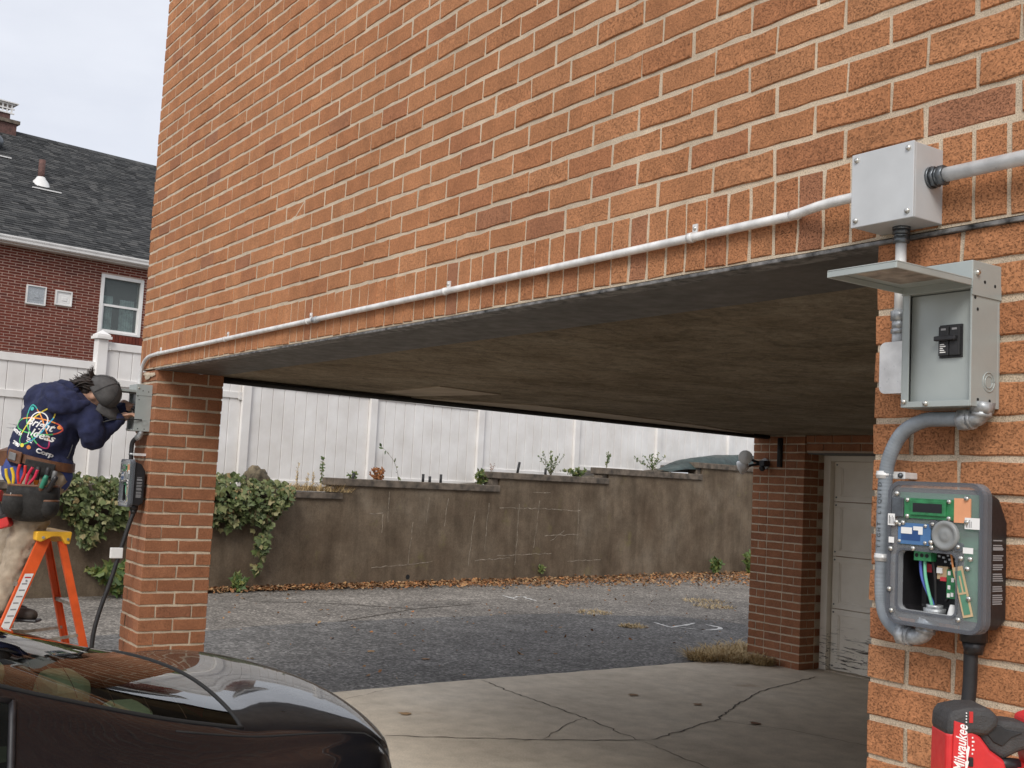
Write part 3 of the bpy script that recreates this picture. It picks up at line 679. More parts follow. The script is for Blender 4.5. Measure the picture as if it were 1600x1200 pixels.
# rank bricks by their size in view; the largest are pieces of their own
def px_area(b):
    o, c, l, h, rz, m_, vis, d = b
    if not vis: return 0
    q = c-CP; z = q.dot(cf)
    if z < .1: return 0
    x, y = 800+1745.6*q.dot(cr)/z, 600-1745.6*q.dot(cu)/z
    if not (-30 < x < 1630 and -30 < y < 1230): return 0
    nrm = Vector((math.sin(rz), -math.cos(rz), 0)); return l*h*abs(nrm.dot(q.normalized()))/z**2
BR.sort(key=px_area, reverse=True)
NB = 330
for i, (ow, c, l, h, rz, m_, vis, d) in enumerate(BR[:NB]):
    std = (LST, HST) if l > h else (LSO, ZS-ZL-.017); kind = 's' if l > h else 'v'
    full = abs(l-std[0]) < .012
    vr = variants(kind, std[0] if full else round(l, 2), std[1], 14 if full else 3, m_); me = vr[rg.randrange(len(vr))][0]
    o = bpy.data.objects.new('brick', me); link(o, ow); o.location = c; o.rotation_euler = (0, 0, rz)
    o.scale = (l/(std[0] if full else round(l, 2)), d/DEP, h/std[1])
rest = {}
for i, (ow, c, l, h, rz, m_, vis, d) in enumerate(BR[NB:]):
    vs, fs = brick_mesh(l, h, i, d); rest.setdefault((ow, m_), MB()).add(vs, fs, 0, False, Matrix.Translation(c) @ Matrix.Rotation(rz, 4, 'Z'))
for (ow, m_), mb in rest.items(): tag(mb.build('brickwork', m_, ow), kind='stuff')
# steel lintel, soffit plate, ceiling, beams
mb = MB(); mb.box((-2.70, -.006, ZL-.010), (XR, .055, ZL)); mb.build('lintel', m_steel_e, bd, bevel=.002)
mb = MB(); mb.box((-2.672, .056, ZL-.009), (2.70, .40, ZL-.001)); mb.build('soffit_plate', m_steel_d, bd)
def slab(name, poly, z0, z1, m_, parent=bd): return MB().prism(poly, (0, 0, z0), (1, 0, 0), (0, 1, 0), (0, 0, z1-z0)).build(name, m_, parent, fix=True)
sidex = lambda y: -3.05-(y-.43)*.1139
slab('ceiling', [(sidex(.4)+.15, .401), (5.4, .401), (5.4, 7.1), (sidex(7.1)+.15, 7.1)], 2.268, 2.42, m_ceil)
slab('side_beam', [(sidex(.432), .432), (sidex(.432)+.17, .432), (sidex(6.48)+.17, 6.488), (sidex(6.48), 6.488)], 2.238, 2.55, m_beam)
slab('side_wall', [(XL+.012, .301), (XL+.30, .301), (sidex(7.4)+.3, 7.4), (sidex(7.4), 7.4)], 2.55, 5.7, m_side)
slab('rear_wall', [(sidex(7.4)+.3, 7.1), (XR, 7.1), (XR, 7.4), (sidex(7.4)+.3, 7.4)], 0, 5.7, m_side)
slab('unseen_bounce_wall', [(3.4, .51), (3.7, .51), (3.7, 7.09), (3.4, 7.09)], 0, 2.267, m_trim)  # unseen wall, made white to bounce light into the carport
slab('flat_roof', [(XL-.05, -.05), (XR+.05, -.05), (XR+.05, 7.5), (sidex(7.5), 7.5)], 5.701, 5.9, m_cop)
slab('ceiling_panel', [(-2.74, 1.63), (-1.92, 1.6), (-2.04, 2.16), (-2.88, 1.95)], 2.2605, 2.2675, m_ply)
slab('ceiling_panel', [(sidex(2.0)+.19, 2.02), (-2.62, 2.9), (-2.78, 3.9), (-3.05, 5.0), (sidex(6.2)+.19, 6.2), (sidex(4)+.19, 4.0)], 2.2590, 2.2672, m_ply)
mb = MB(); mb.tube([(sidex(.5)+.21, .5, 2.24), (sidex(3)+.21, 3, 2.238), (sidex(6.4)+.21, 6.4, 2.24)], .016, 8); mb.build('beam_pipe', m_blackm, bd)
# brick lintel over the garage door (two courses and a steel angle)
dl = MB(); dl.box((-3.115, 6.515, 2.10), (3.39, 6.80, 2.267)); dl = dl.build('door_lintel', m_mortar_d, bd)
for j in range(2):
    x = -3.115+(.0 if j else -.11)
    while x < 1.5:
        a, b = max(x, -3.113), x+LST; vr = variants('s', LST, HST, 14, m_brick_shaded)
        if b-a > .03:
            o = bpy.data.objects.new('brick', vr[rg.randrange(14)][0]); link(o, dl); o.location = ((a+b)/2, 6.506, ZL-.006-HST/2-j*C+.01); o.scale = ((b-a)/LST, .7, 1)
        x += .219
mb = MB(); mb.box((-3.10, 6.52, 2.085), (.3, 6.79, 2.099)); mb.build('door_lintel_angle', m_steel_d, bd)
# garage door: jamb, four sections with sunk panels
gd = MB(); gd.box((-3.085, 6.74, 0), (-3.005, 6.86, 2.085)); gj = gd.build('door_jamb', m_doorp, bd, bevel=.004)
mb = MB(); mb.box((-3.004, 6.74, 2.03), (.3, 6.86, 2.085)); mb.build('door_head', m_doorp, bd, bevel=.004)
zs = [.012, .60, 1.105, 1.635, 2.03]; x0, x1 = -3.0, .25
for i in range(4):
    z0, z1 = zs[i]+.003, zs[i+1]-.003; d = MB(); npn = 4; st = .085; pw = (x1-x0-st*(npn+1))/npn; rl, rl2 = .085 if i == 0 else .055, .055
    d.box((x0, 6.80, z0), (x1, 6.83, z0+rl)); d.box((x0, 6.80, z1-rl2), (x1, 6.83, z1))
    for q in range(npn+1): d.box((x0+q*(st+pw), 6.80, z0+rl), (x0+q*(st+pw)+st, 6.83, z1-rl2))
    ds = d.build('door_section', m_doorp, bd, bevel=.003, seg=1)
    for q in range(npn):
        a = x0+st+q*(st+pw); MB().box((a-.004, 6.812, z0+rl-.004), (a+pw+.004, 6.828, z1-rl2+.004)).build('door_panel', m_doorp, ds)
        e = MB(); t_ = .014
        e.box((a, 6.806, z0+rl), (a+t_, 6.8115, z1-rl2)); e.box((a+t_, 6.806, z1-rl2-t_), (a+pw-t_, 6.8115, z1-rl2)); e.box((a+t_, 6.806, z0+rl), (a+pw-t_, 6.8115, z0+rl+t_)); e.build('panel_moulding', m_doorp, ds)
    for zz in (z0+.04, z1-.03):
        e = MB(); e.cyl((x0+.03, 6.80, zz), (x0+.03, 6.794, zz), .008, n=8); e.build('bolt', m_fit_d, ds)
slab('threshold', [(-3.1, 6.74), (.3, 6.74), (.3, 6.86), (-3.1, 6.86)], -.02, .010, m_conc)
# conduit drop on the rear pillar, wiring
mb = MB(); mb.tube([(-3.42, 6.475, 2.24), (-3.42, 6.475, 1.95)], .028, 8); mb.build('dark_conduit', m_blackm, bd)
# twin floodlight on the corner of the rear pillar
fl = thing('twin_floodlight', 'white twin floodlight on the corner of the rear brick pillar under the carport', 'floodlight', (-3.62, 6.49, 1.98))
b = MB(); b.cyl((0, -.02, 0), (0, .006, 0), .055, n=16); b.cyl((0, -.06, 0), (0, -.02, 0), .03, n=12); b.build('base', m_zinc, fl)
b = MB(); b.cb((.05, -.07, -.0), (.07, .09, .06)); b.cyl((.05, -.09, -.04), (.05, -.12, -.06), .03, n=12); b.build('sensor', m_blackm, fl, bevel=.01)
for tip, lens in (((-.09, -.20, .055), True), ((-.16, -.19, -.05), False)):
    b = MB(); b.tube([(0, -.05, 0), (tip[0]*.5, tip[1]*.6, tip[2]*.4), (tip[0]*.8, tip[1]*.8, tip[2]*.8)], .014, 8); hd = b.build('arm', m_blackm, fl)
    ax = Vector((.75, -.65, .0)) if lens else Vector((-.75, -.35, -.35)); ax.normalize(); T = Vector(tip)
    b = MB(); b.lathe([(.0, -.085), (.03, -.08), (.045, -.06), (.065, -.02), (.072, .005), (.070, .012), (.066, .012)], T, ax, 20); h2 = b.build('lamp_shell', m_lampwhite, fl)
    b = MB(); b.lathe([(.066, .010), (.05, .016), (.03, .019), (.001, .020)], T, ax, 20); b.build('lens', m_lampglass, h2)
    b = MB(); b.lathe([(.028, .021), (.022, .024), (.001, .024)], T, ax, 14); b.build('lens_ring', m_lampwhite, h2)
# dark tarpaulin lying over the wall top
tp = MB(); nn = 18; vs = []
for i in range(nn+1):
    for j in range(7):
        s_ = 9.9+i/nn*3.4; o = .02+j/6*.55; z = yard_z(s_)-.08+.27*math.sin(min(1, i/9)*math.pi/2)*math.sin(min(1, (j+.35)/3)*math.pi/2)+.018*math.sin(i*.8+j)
        vs.append(WL(s_, o, z if j < 6 else z-.2))
tp.add(vs, [(i*7+j, (i+1)*7+j, (i+1)*7+j+1, i*7+j+1) for i in range(nn) for j in range(6)], 0, True)
t_ = tp.build('tarpaulin', m_tarp); tag(t_, 'dark green tarpaulin heaped behind the highest step of the retaining wall', 'tarpaulin')
sm_ = t_.modifiers.new('solid', 'SOLIDIFY'); sm_.thickness = .01
# ------------------------------------------------------------------ electrical gear on the wall (local: x right, -y out of the wall, z up)
def screw(parent, p, d, r=.005, h=.004, m=None, name='screw'):
    d = Vector(d).normalized(); p = Vector(p); b = MB(); b.lathe([(r, -.001), (r, h*.5), (r*.75, h), (.0001, h*1.05)], p, d, 10); o = b.build(name, m or m_screw, parent)
    return o
def hexfit(b, p0, p1, r, mi=0): b.cyl(p0, p1, r, n=6, mi=mi)
# junction box
jb = thing('junction_box', 'square light grey junction box with screwed cover above the open breaker box', 'junction box', (2.79, 0, 2.275))
b = MB(); b.box((-.078, -.0955, 0), (.079, .004, .163)); b.build('body', m_jbox, jb, bevel=.002)
b = MB(); b.box((-.076, -.0975, .002), (.0765, -.0955, .161)); b.build('gap_shade', m_hole, jb)  # black sheet standing in for the shaded gap behind the cover
b = MB(); b.box((-.081, -.1025, -.001), (.080, -.0975, .1645)); cv = b.build('cover', m_jbox, jb, bevel=.0015)
for x in (-.067, .066):
    for z in (.014, .150): screw(cv, (x, -.1025, z), (0, -1, 0), .0062, .005)
def connector(parent, p, ax, r, ln=.055):
    p = Vector(p); ax = Vector(ax); b = MB(); b.cyl(p, p+ax*.006, r*1.55, n=20); hexfit(b, p+ax*.006, p+ax*(ln*.45), r*1.5); b.cyl(p+ax*(ln*.45), p+ax*ln*.6, r*1.25, n=18); hexfit(b, p+ax*ln*.6, p+ax*ln, r*1.42); return b.build('connector', m_fit_d, parent)
connector(jb, (.079, -.042, .094), (1, 0, 0), .0155, .036)
connector(jb, (.003, -.036, 0), (0, 0, -1), .0125, .036)
# rigid conduit runs
cd = thing('steel_conduit', 'long galvanised steel conduit running along the soldier course of the facade', 'conduit', (0, 0, 2.36))
def lp(pts, o): return [tuple(Vector(p)-Vector(o)) for p in pts]
O = (0, 0, 2.36)
path = bez([(2.712, -.046, 2.362), (2.62, -.046, 2.362), (2.56, -.04, 2.361), (2.47, -.021, 2.36), (2.35, -.018, 2.359), (1.0, -.018, 2.356), (-1.0, -.018, 2.353), (-2.4, -.018, 2.350), (-2.68, -.018, 2.349), (-2.84, -.018, 2.338), (-2.93, -.018, 2.295), (-2.965, -.018, 2.22), (-2.967, -.018, 2.08), (-2.967, -.018, 1.98)], 10)
b = MB(); b.tube(lp(path, O), .0118, 14); b.build('pipe', m_galv, cd)
for x in (-2.62, -1.45, -.39, .82, 2.11):
    b = MB(); z = float(np.interp(x, [-2.4, 1.0, 2.3], [2.35, 2.356, 2.359])); c = Vector((x, -.018, z))-Vector(O)
    b.cyl(c-Vector((.009, 0, 0)), c+Vector((.009, 0, 0)), .0142, n=14); st = b.build('strap', m_galv, cd)
    b = MB(); b.box((c.x-.009, .012, c.z+.010), (c.x+.009, .018, c.z+.040)); b.v = [(p[0], p[1]-.018+.0, p[2]) for p in b.v]; b.build('strap_tab', m_galv, st)
    screw(st, (c.x, -.005, c.z+.028), (0, -1, 0), .006, .005)
for x in (-.30, ):
    z = 2.353; b = MB(); c = Vector((x, -.018, z))-Vector(O); b.cyl(c-Vector((.026, 0, 0)), c+Vector((.026, 0, 0)), .0148, n=16); b.cyl(c-Vector((.004, 0, 0)), c+Vector((.004, 0, 0)), .0162, n=16); b.build('coupling', m_zinc, cd)
c2 = thing('side_conduit', 'thick galvanised conduit leaving the right side of the junction box', 'conduit', (2.87, 0, 2.369))
b = MB(); b.tube([(.03, -.042, 0), (.6, -.042, -.001), (2.6, -.042, -.004)], .0155, 18); b.build('pipe', m_galv, c2)
for x in (.9, 2.2):
    b = MB(); b.cyl((x-.01, -.042, -.002), (x+.01, -.042, -.002), .018, n=16); st = b.build('strap', m_galv, c2)
    b = MB(); b.box((x-.01, -.03, .012), (x+.01, .003, .045)); b.build('strap_tab', m_galv, st)
c3 = thing('drop_conduit', 'short vertical conduit and cast outlet box behind the open breaker box lid', 'conduit', (2.793, 0, 1.90))
b = MB(); b.tube([(0, -.036, .352), (0, -.036, .165)], .0118, 14); b.build('pipe', m_galv, c3)
b = MB(); hexfit(b, (0, -.036, .19), (0, -.036, .168), .019); b.cyl((0, -.036, .168), (0, -.036, .15), .016, n=16); hexfit(b, (0, -.036, .15), (0, -.036, .14), .018); b.build('connector', m_zinc, c3)
b = MB(); b.prism(rrect(.072, .108, .014), (.004, -.052, .064), (1, 0, 0), (0, 0, 1), (0, .055, 0)); ob = b.build('outlet_box', m_jbox, c3, fix=True)
b = MB(); b.cyl((0, -.034, .112), (0, -.034, .14), .0165, n=16); b.build('hub', m_jbox, ob)
b = MB(); b.prism(rrect(.076, .112, .015), (.004, -.0565, .064), (1, 0, 0), (0, 0, 1), (0, .004, 0)); b.build('outlet_cover', m_galv, ob, fix=True)
# breaker enclosure, lid raised
def breaker_box(label, loc):
    t = thing('breaker_box', label, 'breaker box', loc, group=None); w, h, d = .081, .240, .094; th = .0025
    b = MB()
    b.box((-w, -.004, 0), (w, .004, h)); b.box((-w, -d, 0), (-w+th, -.004, h)); b.box((w-th, -d, 0), (w, -.004, h)); b.box((-w+th, -d+.001, 0), (w-th, -.004, th)); b.box((-w+th, -d+.02, h-th), (w-th, -.004, h))
    b.box((-w+th, -d, 0), (-w+.018, -d+th, h-.004)); b.box((w-.004, -d, 0), (w-th, -d+th, h)); b.box((-w+.018, -d, 0), (w-.004, -d+th, .012)); body = b.build('enclosure', m_encl, t, bevel=.0008, seg=1)
    b = MB(); b.box((-w+.012, -d+.016, .006), (w-.003, -d+.018, h-.006)); df = b.build('dead_front', m_encl, t)
    b = MB(); b.box((-w-.0022, -d-.002, h-.004), (w+.0022, .003, h+.052)); b.build('hinge_cap', m_encl, t, bevel=.002)
    b = MB(); b.box((w+.0005, -d-.002, h-.018), (w+.0024, .003, h+.01)); b.build('cap_flange', m_encl, t)
    # lid held out level, with turned-down rim
    b = MB(); zl = h+.012; b.box((-w-.001, -d-.240, zl), (w+.001, -d-.001, zl+.003))
    b.box((-w-.001, -d-.240, zl-.012), (-w+.002, -d-.001, zl)); b.box((w-.002, -d-.240, zl-.012), (w+.001, -d-.001, zl)); b.box((-w+.002, -d-.240, zl-.012), (w-.002, -d-.237, zl)); ld = b.build('lid', m_encl, t, bevel=.001, seg=1)
    b = MB(); b.box((-w+.03, -d-.20, zl-.0012), (w-.02, -d-.05, zl-.0002)); b.build('faded_label', m_fade, ld)
    # breaker
    b = MB(); b.box((.0, -d+.0125, .100), (.052, -d+.017, .168)); bk = b.build('breaker', m_black, t, bevel=.001)
    for x in (.002, .027):
        b = MB(); b.box((x, -d+.006, .104), (x+.023, -d+.013, .164)); b.build('breaker_pole', m_blackm, bk, bevel=.0015)
        b = MB(); b.box((x+.006, -d+.0055, .156), (x+.017, -d+.0062, .160)); b.build('marking', m_inkgrey, bk)
    b = MB(); b.box((-.003, -d-.004, .134), (.046, -d+.006, .144)); b.build('handle_tie', m_black, bk, bevel=.002)
    for i, z in enumerate((.110, .114, .118, .122, .126)):
        b = MB(); b.box((.006, -d+.0054, z), (.006+.013-.003*(i % 3), -d+.0062, z+.002)); b.build('marking', m_sticker, bk)
    for p, dd in (((w+.0024, -d+.012, h+.028), (1, 0, 0)), ((-.02, -d-.0003, .007), (0, -1, 0)), ((-w+.009, -d, .012), (0, -1, 0))): screw(t, p, dd, .0058, .006)
    for p in ((w+.0003, -.075, h-.045), (w+.0024, -.055, h+.012), (w+.0024, -.02, h+.008), (w+.0003, -.07, .014), (w+.0003, -.03, .014), (w+.0003, -.084, h-.022)):
        b = MB(); b.cyl(p, (p[0]+.0004, p[1], p[2]), .0036, n=10); b.build('rivet_hole', m_hole, body)
    for r in (.0195, .0125):
        b = MB(); ring = [(w+.0004, -.034+r*math.cos(a*math.pi/14), .052+r*1.0*math.sin(a*math.pi/14)) for a in range(29)]; b.tube(ring, .0013, 6); b.build('knockout', m_encl, body)
    return t
m_fade = simple('faded paper label', (.34, .30, .26), .8, var=.25, scale=30)
bx_r = breaker_box('grey breaker box with raised lid and two pole breaker on the near pillar', (2.924, 0, 1.873))
bx_l = copy_tree(bx_r); bx_l.location = (-2.832, 0, 1.868); bx_l['label'] = 'grey breaker box with raised lid that the worker reaches into'
# EV charger with clear cover
def charger(label, loc):
    t = thing('car_charger', label, 'car charger', loc); W_, H_ = .107, .288; D = .080
    # body: profile (y, z), hollow lower bay
    b = MB(); xs = (-W_+.006, W_-.006)
    prof = [(0, .02), (0, .215), (-.028, .262), (-D, .278), (-D, .008), (-.03, .004)]
    n = len(prof); vs = [(xs[0], y, z) for y, z in prof]+[(xs[1], y, z) for y, z in prof]
    fs = [tuple(range(n)), tuple(range(2*n-1, n-1, -1))]+[(i, n+i, n+(i+1) % n, (i+1) % n) for i in range(n) if i != 3]
    a0, a1, z0, z1 = -.083, .052, .026, .148
    b.add(vs, fs); q = len(b.v)
    o_ = [(xs[0], -D, .008), (xs[1], -D, .008), (xs[1], -D, .278), (xs[0], -D, .278)]; i_ = [(a0, -D, z0), (a1, -D, z0), (a1, -D, z1), (a0, -D, z1)]; k_ = [(x, -.012, z) for x, y, z in i_]
    b.add(o_+i_+k_, [(0, 1, 5, 4), (1, 2, 6, 5), (2, 3, 7, 6), (3, 0, 4, 7), (4, 5, 9, 8), (5, 6, 10, 9), (6, 7, 11, 10), (7, 4, 8, 11), (8, 9, 10, 11)])
    body = b.build('housing', m_black, t, bevel=.012, seg=3, fix=True)
    # cover: rounded plate with an opening
    def ring_plate(name, outer, inner, y0, y1, m_, parent):
        n1 = len(outer); b = MB(); vs = []
        for pl in (outer, inner):
            for y in (y0, y1): vs += [(x, y, z) for x, z in pl]
        fs = []
        for i in range(n1):
            j = (i+1) % n1; fs += [(i, j, 2*n1+j, 2*n1+i), (n1+j, n1+i, 3*n1+i, 3*n1+j), (j, i, n1+i, n1+j), (2*n1+i, 2*n1+j, 3*n1+j, 3*n1+i)]
        b.add(vs, fs); return b.build(name, m_, parent, fix=True)
    hh = H_; outer = rrect(2*W_, hh, .026, 6, 0, .142); inner = rrect(a1-a0-.002, z1-z0-.002, .014, 6, (a0+a1)/2, (z0+z1)/2)
    cvr = ring_plate('clear_cover', outer, inner, -D-.016, -D-.001, m_clear, t)
    ring_plate('cover_rim', rrect(2*W_+.004, hh+.004, .028, 6, 0, .142), rrect(2*W_-.012, hh-.012, .022, 6, 0, .142), -D-.020, -D-.0165, m_clear2, cvr)
    ring_plate('cover_skirt', rrect(2*W_+.005, hh+.005, .028, 6, 0, .142), rrect(2*W_-.002, hh-.002, .026, 6, 0, .142), -D-.016, -D+.010, m_clear2, cvr)
    ring_plate('bay_rim', rrect(a1-a0+.008, z1-z0+.008, .017, 6, (a0+a1)/2, (z0+z1)/2), rrect(a1-a0-.001, z1-z0-.001, .0135, 6, (a0+a1)/2, (z0+z1)/2), -D-.0195, -D-.0163, m_clear2, cvr)
    P = lambda name, x0, x1, z0_, z1_, y, m_, par=t, th=.002, bv=0: MB().box((x0, y-th, z0_), (x1, y, z1_)).build(name, m_, par, bevel=bv)
    yb = -D-.0006
    bd_ = P('circuit_board', -.092, .092, .158, .266, yb+.0004, m_pcb, t, .0012)
    P('circuit_board', .058, .092, .02, .157, yb+.0004, m_pcb, t, .0010)
    yc = -D-.0166          # on the cover
    lc = P('display_board', -.068, .046, .2135, .254, yc, m_pcb2, t, .003)
    P('display_frame', -.052, .030, .220, .250, yc-.003, m_pcb2, lc, .004, .001); P('display', -.045, .022, .2265, .2445, yc-.007, m_lcd, lc, .0008)
    for x in (-.06, .036):
        for z in (.217, .250): screw(lc, (x, yc-.003, z), (0, -1, 0), .0048, .004)
    P('foil_pad', .046, .082, .210, .258, yc+.0002, m_orange, t, .0025); P('relay', -.099, -.070, .214, .254, yc, m_fit_d, t, .004, .004)
    nf = P('card_reader', -.083, -.006, .160, .203, yc, m_pcbb, t, .002); P('reader_print', -.075, -.030, .168, .194, yc-.0021, m_pcbd, nf, .0004)
    P('sticker', -.075, -.049, .181, .194, yc-.0026, m_sticker, nf, .0006); P('sticker', -.046, -.024, .189, .197, yc-.0026, m_sticker, nf, .0006); P('sticker', -.034, -.024, .181, .189, yc-.0026, m_sticker, nf, .0006)
    for x, z in ((-.079, .199), (-.018, .199), (-.079, .165), (-.018, .165)): screw(nf, (x, yc-.002, z), (0, -1, 0), .004, .003)
    b = MB(); b.lathe([(.030, 0), (.030, .006), (.027, .009), (.022, .008), (.019, .005), (.012, .0055), (.010, .007), (.004, .006), (.0001, .006)], (.028, yc+.0005, .183), (0, -1, 0), 26); sp = b.build('speaker', m_spk, t)
    for x, z in ((.000, .204), (.058, .163)): b = MB(); b.prism(rrect(.018, .016, .005, 3), (x, yc-.004, z), (1, 0, 0), (0, 0, 1), (0, .005, 0)); b.build('speaker_lug', m_clear2, sp, fix=True); screw(sp, (x, yc-.004, z), (0, -1, 0), .004, .003)
    for x0, x1, z0_, z1_ in ((-.107, -.090, .196, .220), (.071, .103, .199, .221), (-.104, -.091, .160, .172), (.068, .090, .1515, .163)): 
        s_ = P('sticker', x0, x1, z0_, z1_, -D-.0201, m_sticker, t, .0006)
        if x1-x0 > .015 and z1_-z0_ > .015:
            for k in range(4): P('marking', x0+.003+.0035*k, x0+.0045+.0035*k, z0_+.003, z1_-.004-.003*(k % 2), -D-.0208, m_inkgrey if k else m_ink, s_, .0003)
    for x, z in ((-.086, .262), (.074, .258), (.075, .212), (-.086, .203), (-.070, .203), (-.004, .167), (-.002, .157), (.064, .141), (.078, .122), (.084, .141), (.082, .065), (.060, .022), (-.094, .022), (-.045, .152), (-.099, .148), (-.100, .065)): screw(t, (x, yc-.003, z), (0, -1, 0), .0052, .004)
    # bay contents
    tb = P('terminal_block', -.052, -.012, .128, .150, -D+.012, m_pcb2, t, .02, .001)
    for k in range(3):
        b = MB(); b.cyl((-.045+k*.012, -D-.0085, .139), (-.045+k*.012, -D-.0079, .139), .0042, n=10); b.build('terminal', m_hole, tb)
    for pts, mw in (([(-.045, -.075, .13), (-.044, -.072, .10), (-.036, -.070, .075), (-.024, -.066, .05), (-.020, -.06, .03)], m_wblue), ([(-.033, -.077, .13), (-.031, -.078, .10), (-.025, -.076, .07), (-.020, -.072, .045), (-.020, -.066, .03)], m_wgreen), ([(-.02, -.07, .13), (-.016, -.066, .09), (-.018, -.06, .03)], m_rubber), ([(.004, -.06, .09), (.012, -.058, .07), (.002, -.055, .05)], m_rubber), ([(.026, -.076, .148), (.034, -.082, .125), (.043, -.088, .104)], m_worange)):
        b = MB(); b.tube(bez(pts, 6), .0034 if mw is not m_worange else .0022, 8); b.build('wire', mw, t)
    b = MB(); b.cyl((-.019, -.062, .022), (-.019, -.062, .034), .022, n=20); b.cyl((-.019, -.062, .034), (-.019, -.062, .041), .0165, n=20); b.build('cable_bushing', m_zinc, t)
    b = MB(); b.lathe([(.010, 0), (.007, .012), (.0045, .02), (.0001, .02)], (.024, -.066, .026), (0, 0, 1), 12); b.build('wire_nut', m_sticker, t)
    P('component', -.012, .012, .094, .120, -.060, m_tan, t, .006); P('component', -.010, .002, .106, .117, -.067, m_sticker, t, .004); P('component', -.002, .011, .091, .099, -.0665, m_redk, t, .004); P('component', -.040, -.028, .105, .122, -.055, m_redk, t, .006)
    P('module_board', .012, .032, .058, .115, -.066, m_pcb2, t, .003)
    for x, z in ((.018, .108), (.026, .095), (.018, .08), (.025, .066), (.017, .064)): P('component', x-.003, x+.003, z-.004, z+.004, -.0691, m_sticker, t, .001)
    for x, z in ((.006, .138), (.016, .143), (.020, .135), (.030, .142), (.010, .130), (-.004, .14), (.024, .128), (.034, .133)): P('component', x-.002, x+.003, z-.002, z+.002, -.070, m_zinc, t, .003)
    b = MB(); Mx = Matrix.Translation((.068, -D-.0172, .078)) @ Matrix.Rotation(R(-15), 4, 'Y'); b.box((-.012, -.0015, -.050), (.010, 0, .048), 0, Mx); an = b.build('antenna', m_tan, t)
    b = MB(); b.box((-.008, -.0022, -.045), (.006, -.0015, .040), 0, Mx); b.build('antenna_trace', m_pcb, an)
    b = MB(); b.box((-.010, -.0030, -.006), (.008, -.0022, -.002), 0, Mx); b.box((-.001, -.003, -.002), (.002, -.0022, .03), 0, Mx); b.build('antenna_line', m_tan, an)
    # print on the right side
    for k, (z0_, z1_) in enumerate(((.178, .180), (.162, .1625), (.160, .1765), (.140, .1565), (.122, .136), (.100, .118), (.080, .096), (.055, .076))):
        nl = max(1, int((z1_-z0_)/.0042))
        for q in range(nl): MB().box((xs[1]+.0002, -.052, z0_+q*.0042), (xs[1]+.0007, -.022+.006*((q*7+k*3) % 4)/4, z0_+q*.0042+.0024)).build('print', m_inkgrey, body)
    # gland
    b = MB(); b.cyl((.058, -.045, .012), (.058, -.045, -.022), .026, n=12); b.cyl((.058, -.045, -.022), (.058, -.045, -.046), .0225, .017, n=12); b.build('cable_gland', m_black, t)
    return t
m_spk = simple('grey speaker', (.24, .25, .25), .4, var=.1)
ch_r = charger('black car charger with clear cover showing its boards on the near pillar', (2.930, 0, 1.432))
ch_l = copy_tree(ch_r); ch_l.location = (-2.80, -.012, 1.402); ch_l['label'] = 'black car charger with clear cover on the far pillar beside the worker'
# liquid tight flexible conduit, near pillar
def flex(name, label, pts, z0, corr=True, loc=(0, 0, 0), elb=None):
    t = thing(name, label, 'conduit', loc); P = bez(pts, 30); b = MB()
    n = len(P); b.tube(P, [.0152+(.0005 if (i % 3) == 0 else -.0001) for i in range(n)], 16); b.build('hose', m_flex, t); return t
fx = flex('flexible_conduit', 'grey flexible conduit looping from the near breaker box to the charger', [(.055, -.05, .434), (-.01, -.05, .436), (-.06, -.05, .432), (-.11, -.05, .405), (-.142, -.05, .345), (-.149, -.05, .27), (-.150, -.05, .16), (-.150, -.05, .07), (-.138, -.052, .022), (-.105, -.055, -.006), (-.075, -.058, -.012)], 0, loc=(2.924, 0, 1.415))
def elbow(parent, pts, r=.0165):
    b = MB(); P = bez(pts, 8); b.tube(P, r, 16); e = b.build('elbow', m_zinc, parent)
    for q, d in ((P[0], (P[0]-P[1]).normalized()), (P[-1], (P[-1]-P[-2]).normalized())):
        b = MB(); b.cyl(q-d*.004, q+d*.018, r*1.38, n=6); b.cyl(q-d*.012, q-d*.002, r*1.22, n=18); b.build('coupling_nut', m_zinc, e)
elbow(fx, [(.048, -.05, .434), (.066, -.05, .436), (.076, -.05, .444), (.078, -.05, .452)])
elbow(fx, [(-.080, -.058, -.012), (-.055, -.06, -.012), (-.036, -.062, -.002), (-.032, -.062, .012)])
for z in (.318, .142):
    b = MB(); b.cyl((-.150, -.05, z-.008), (-.150, -.05, z+.008), .0172, n=18); b.cyl((-.150, -.05, z-.003), (-.150, -.05, z+.003), .0182, n=18); st = b.build('strap', m_galv, fx)
    b = MB(); b.box((-.138, -.0400, z-.008), (-.106, -.036, z+.008)); b.box((-.12, -.036, z-.007), (-.108, .012, z+.007)); b.build('strap_tab', m_galv, st, bevel=.002); screw(st, (-.116, -.040, z), (0, -1, 0), .0058, .006, m_fit_d, 'bolt')
# print along the hose
for k, ch in enumerate('TIGHT LIQUID'):
    if ch == ' ': continue
    vs, fs = text_mesh(ch, .013); b = MB(); zz = .085+k*.0135 if k < 4 else .085+k*.0135+.03
    zz = .165+k*.012
    if .30 < zz < .34: continue
    Mx = Matrix.Translation((-.149, -.0662, zz)) @ Matrix(((0, -1, 0, 0), (0, 0, -1, 0), (1, 0, 0, 0), (0, 0, 0, 1)))
    b.add(vs, fs, 0, False, Mx); b.build('print', m_ink, fx)
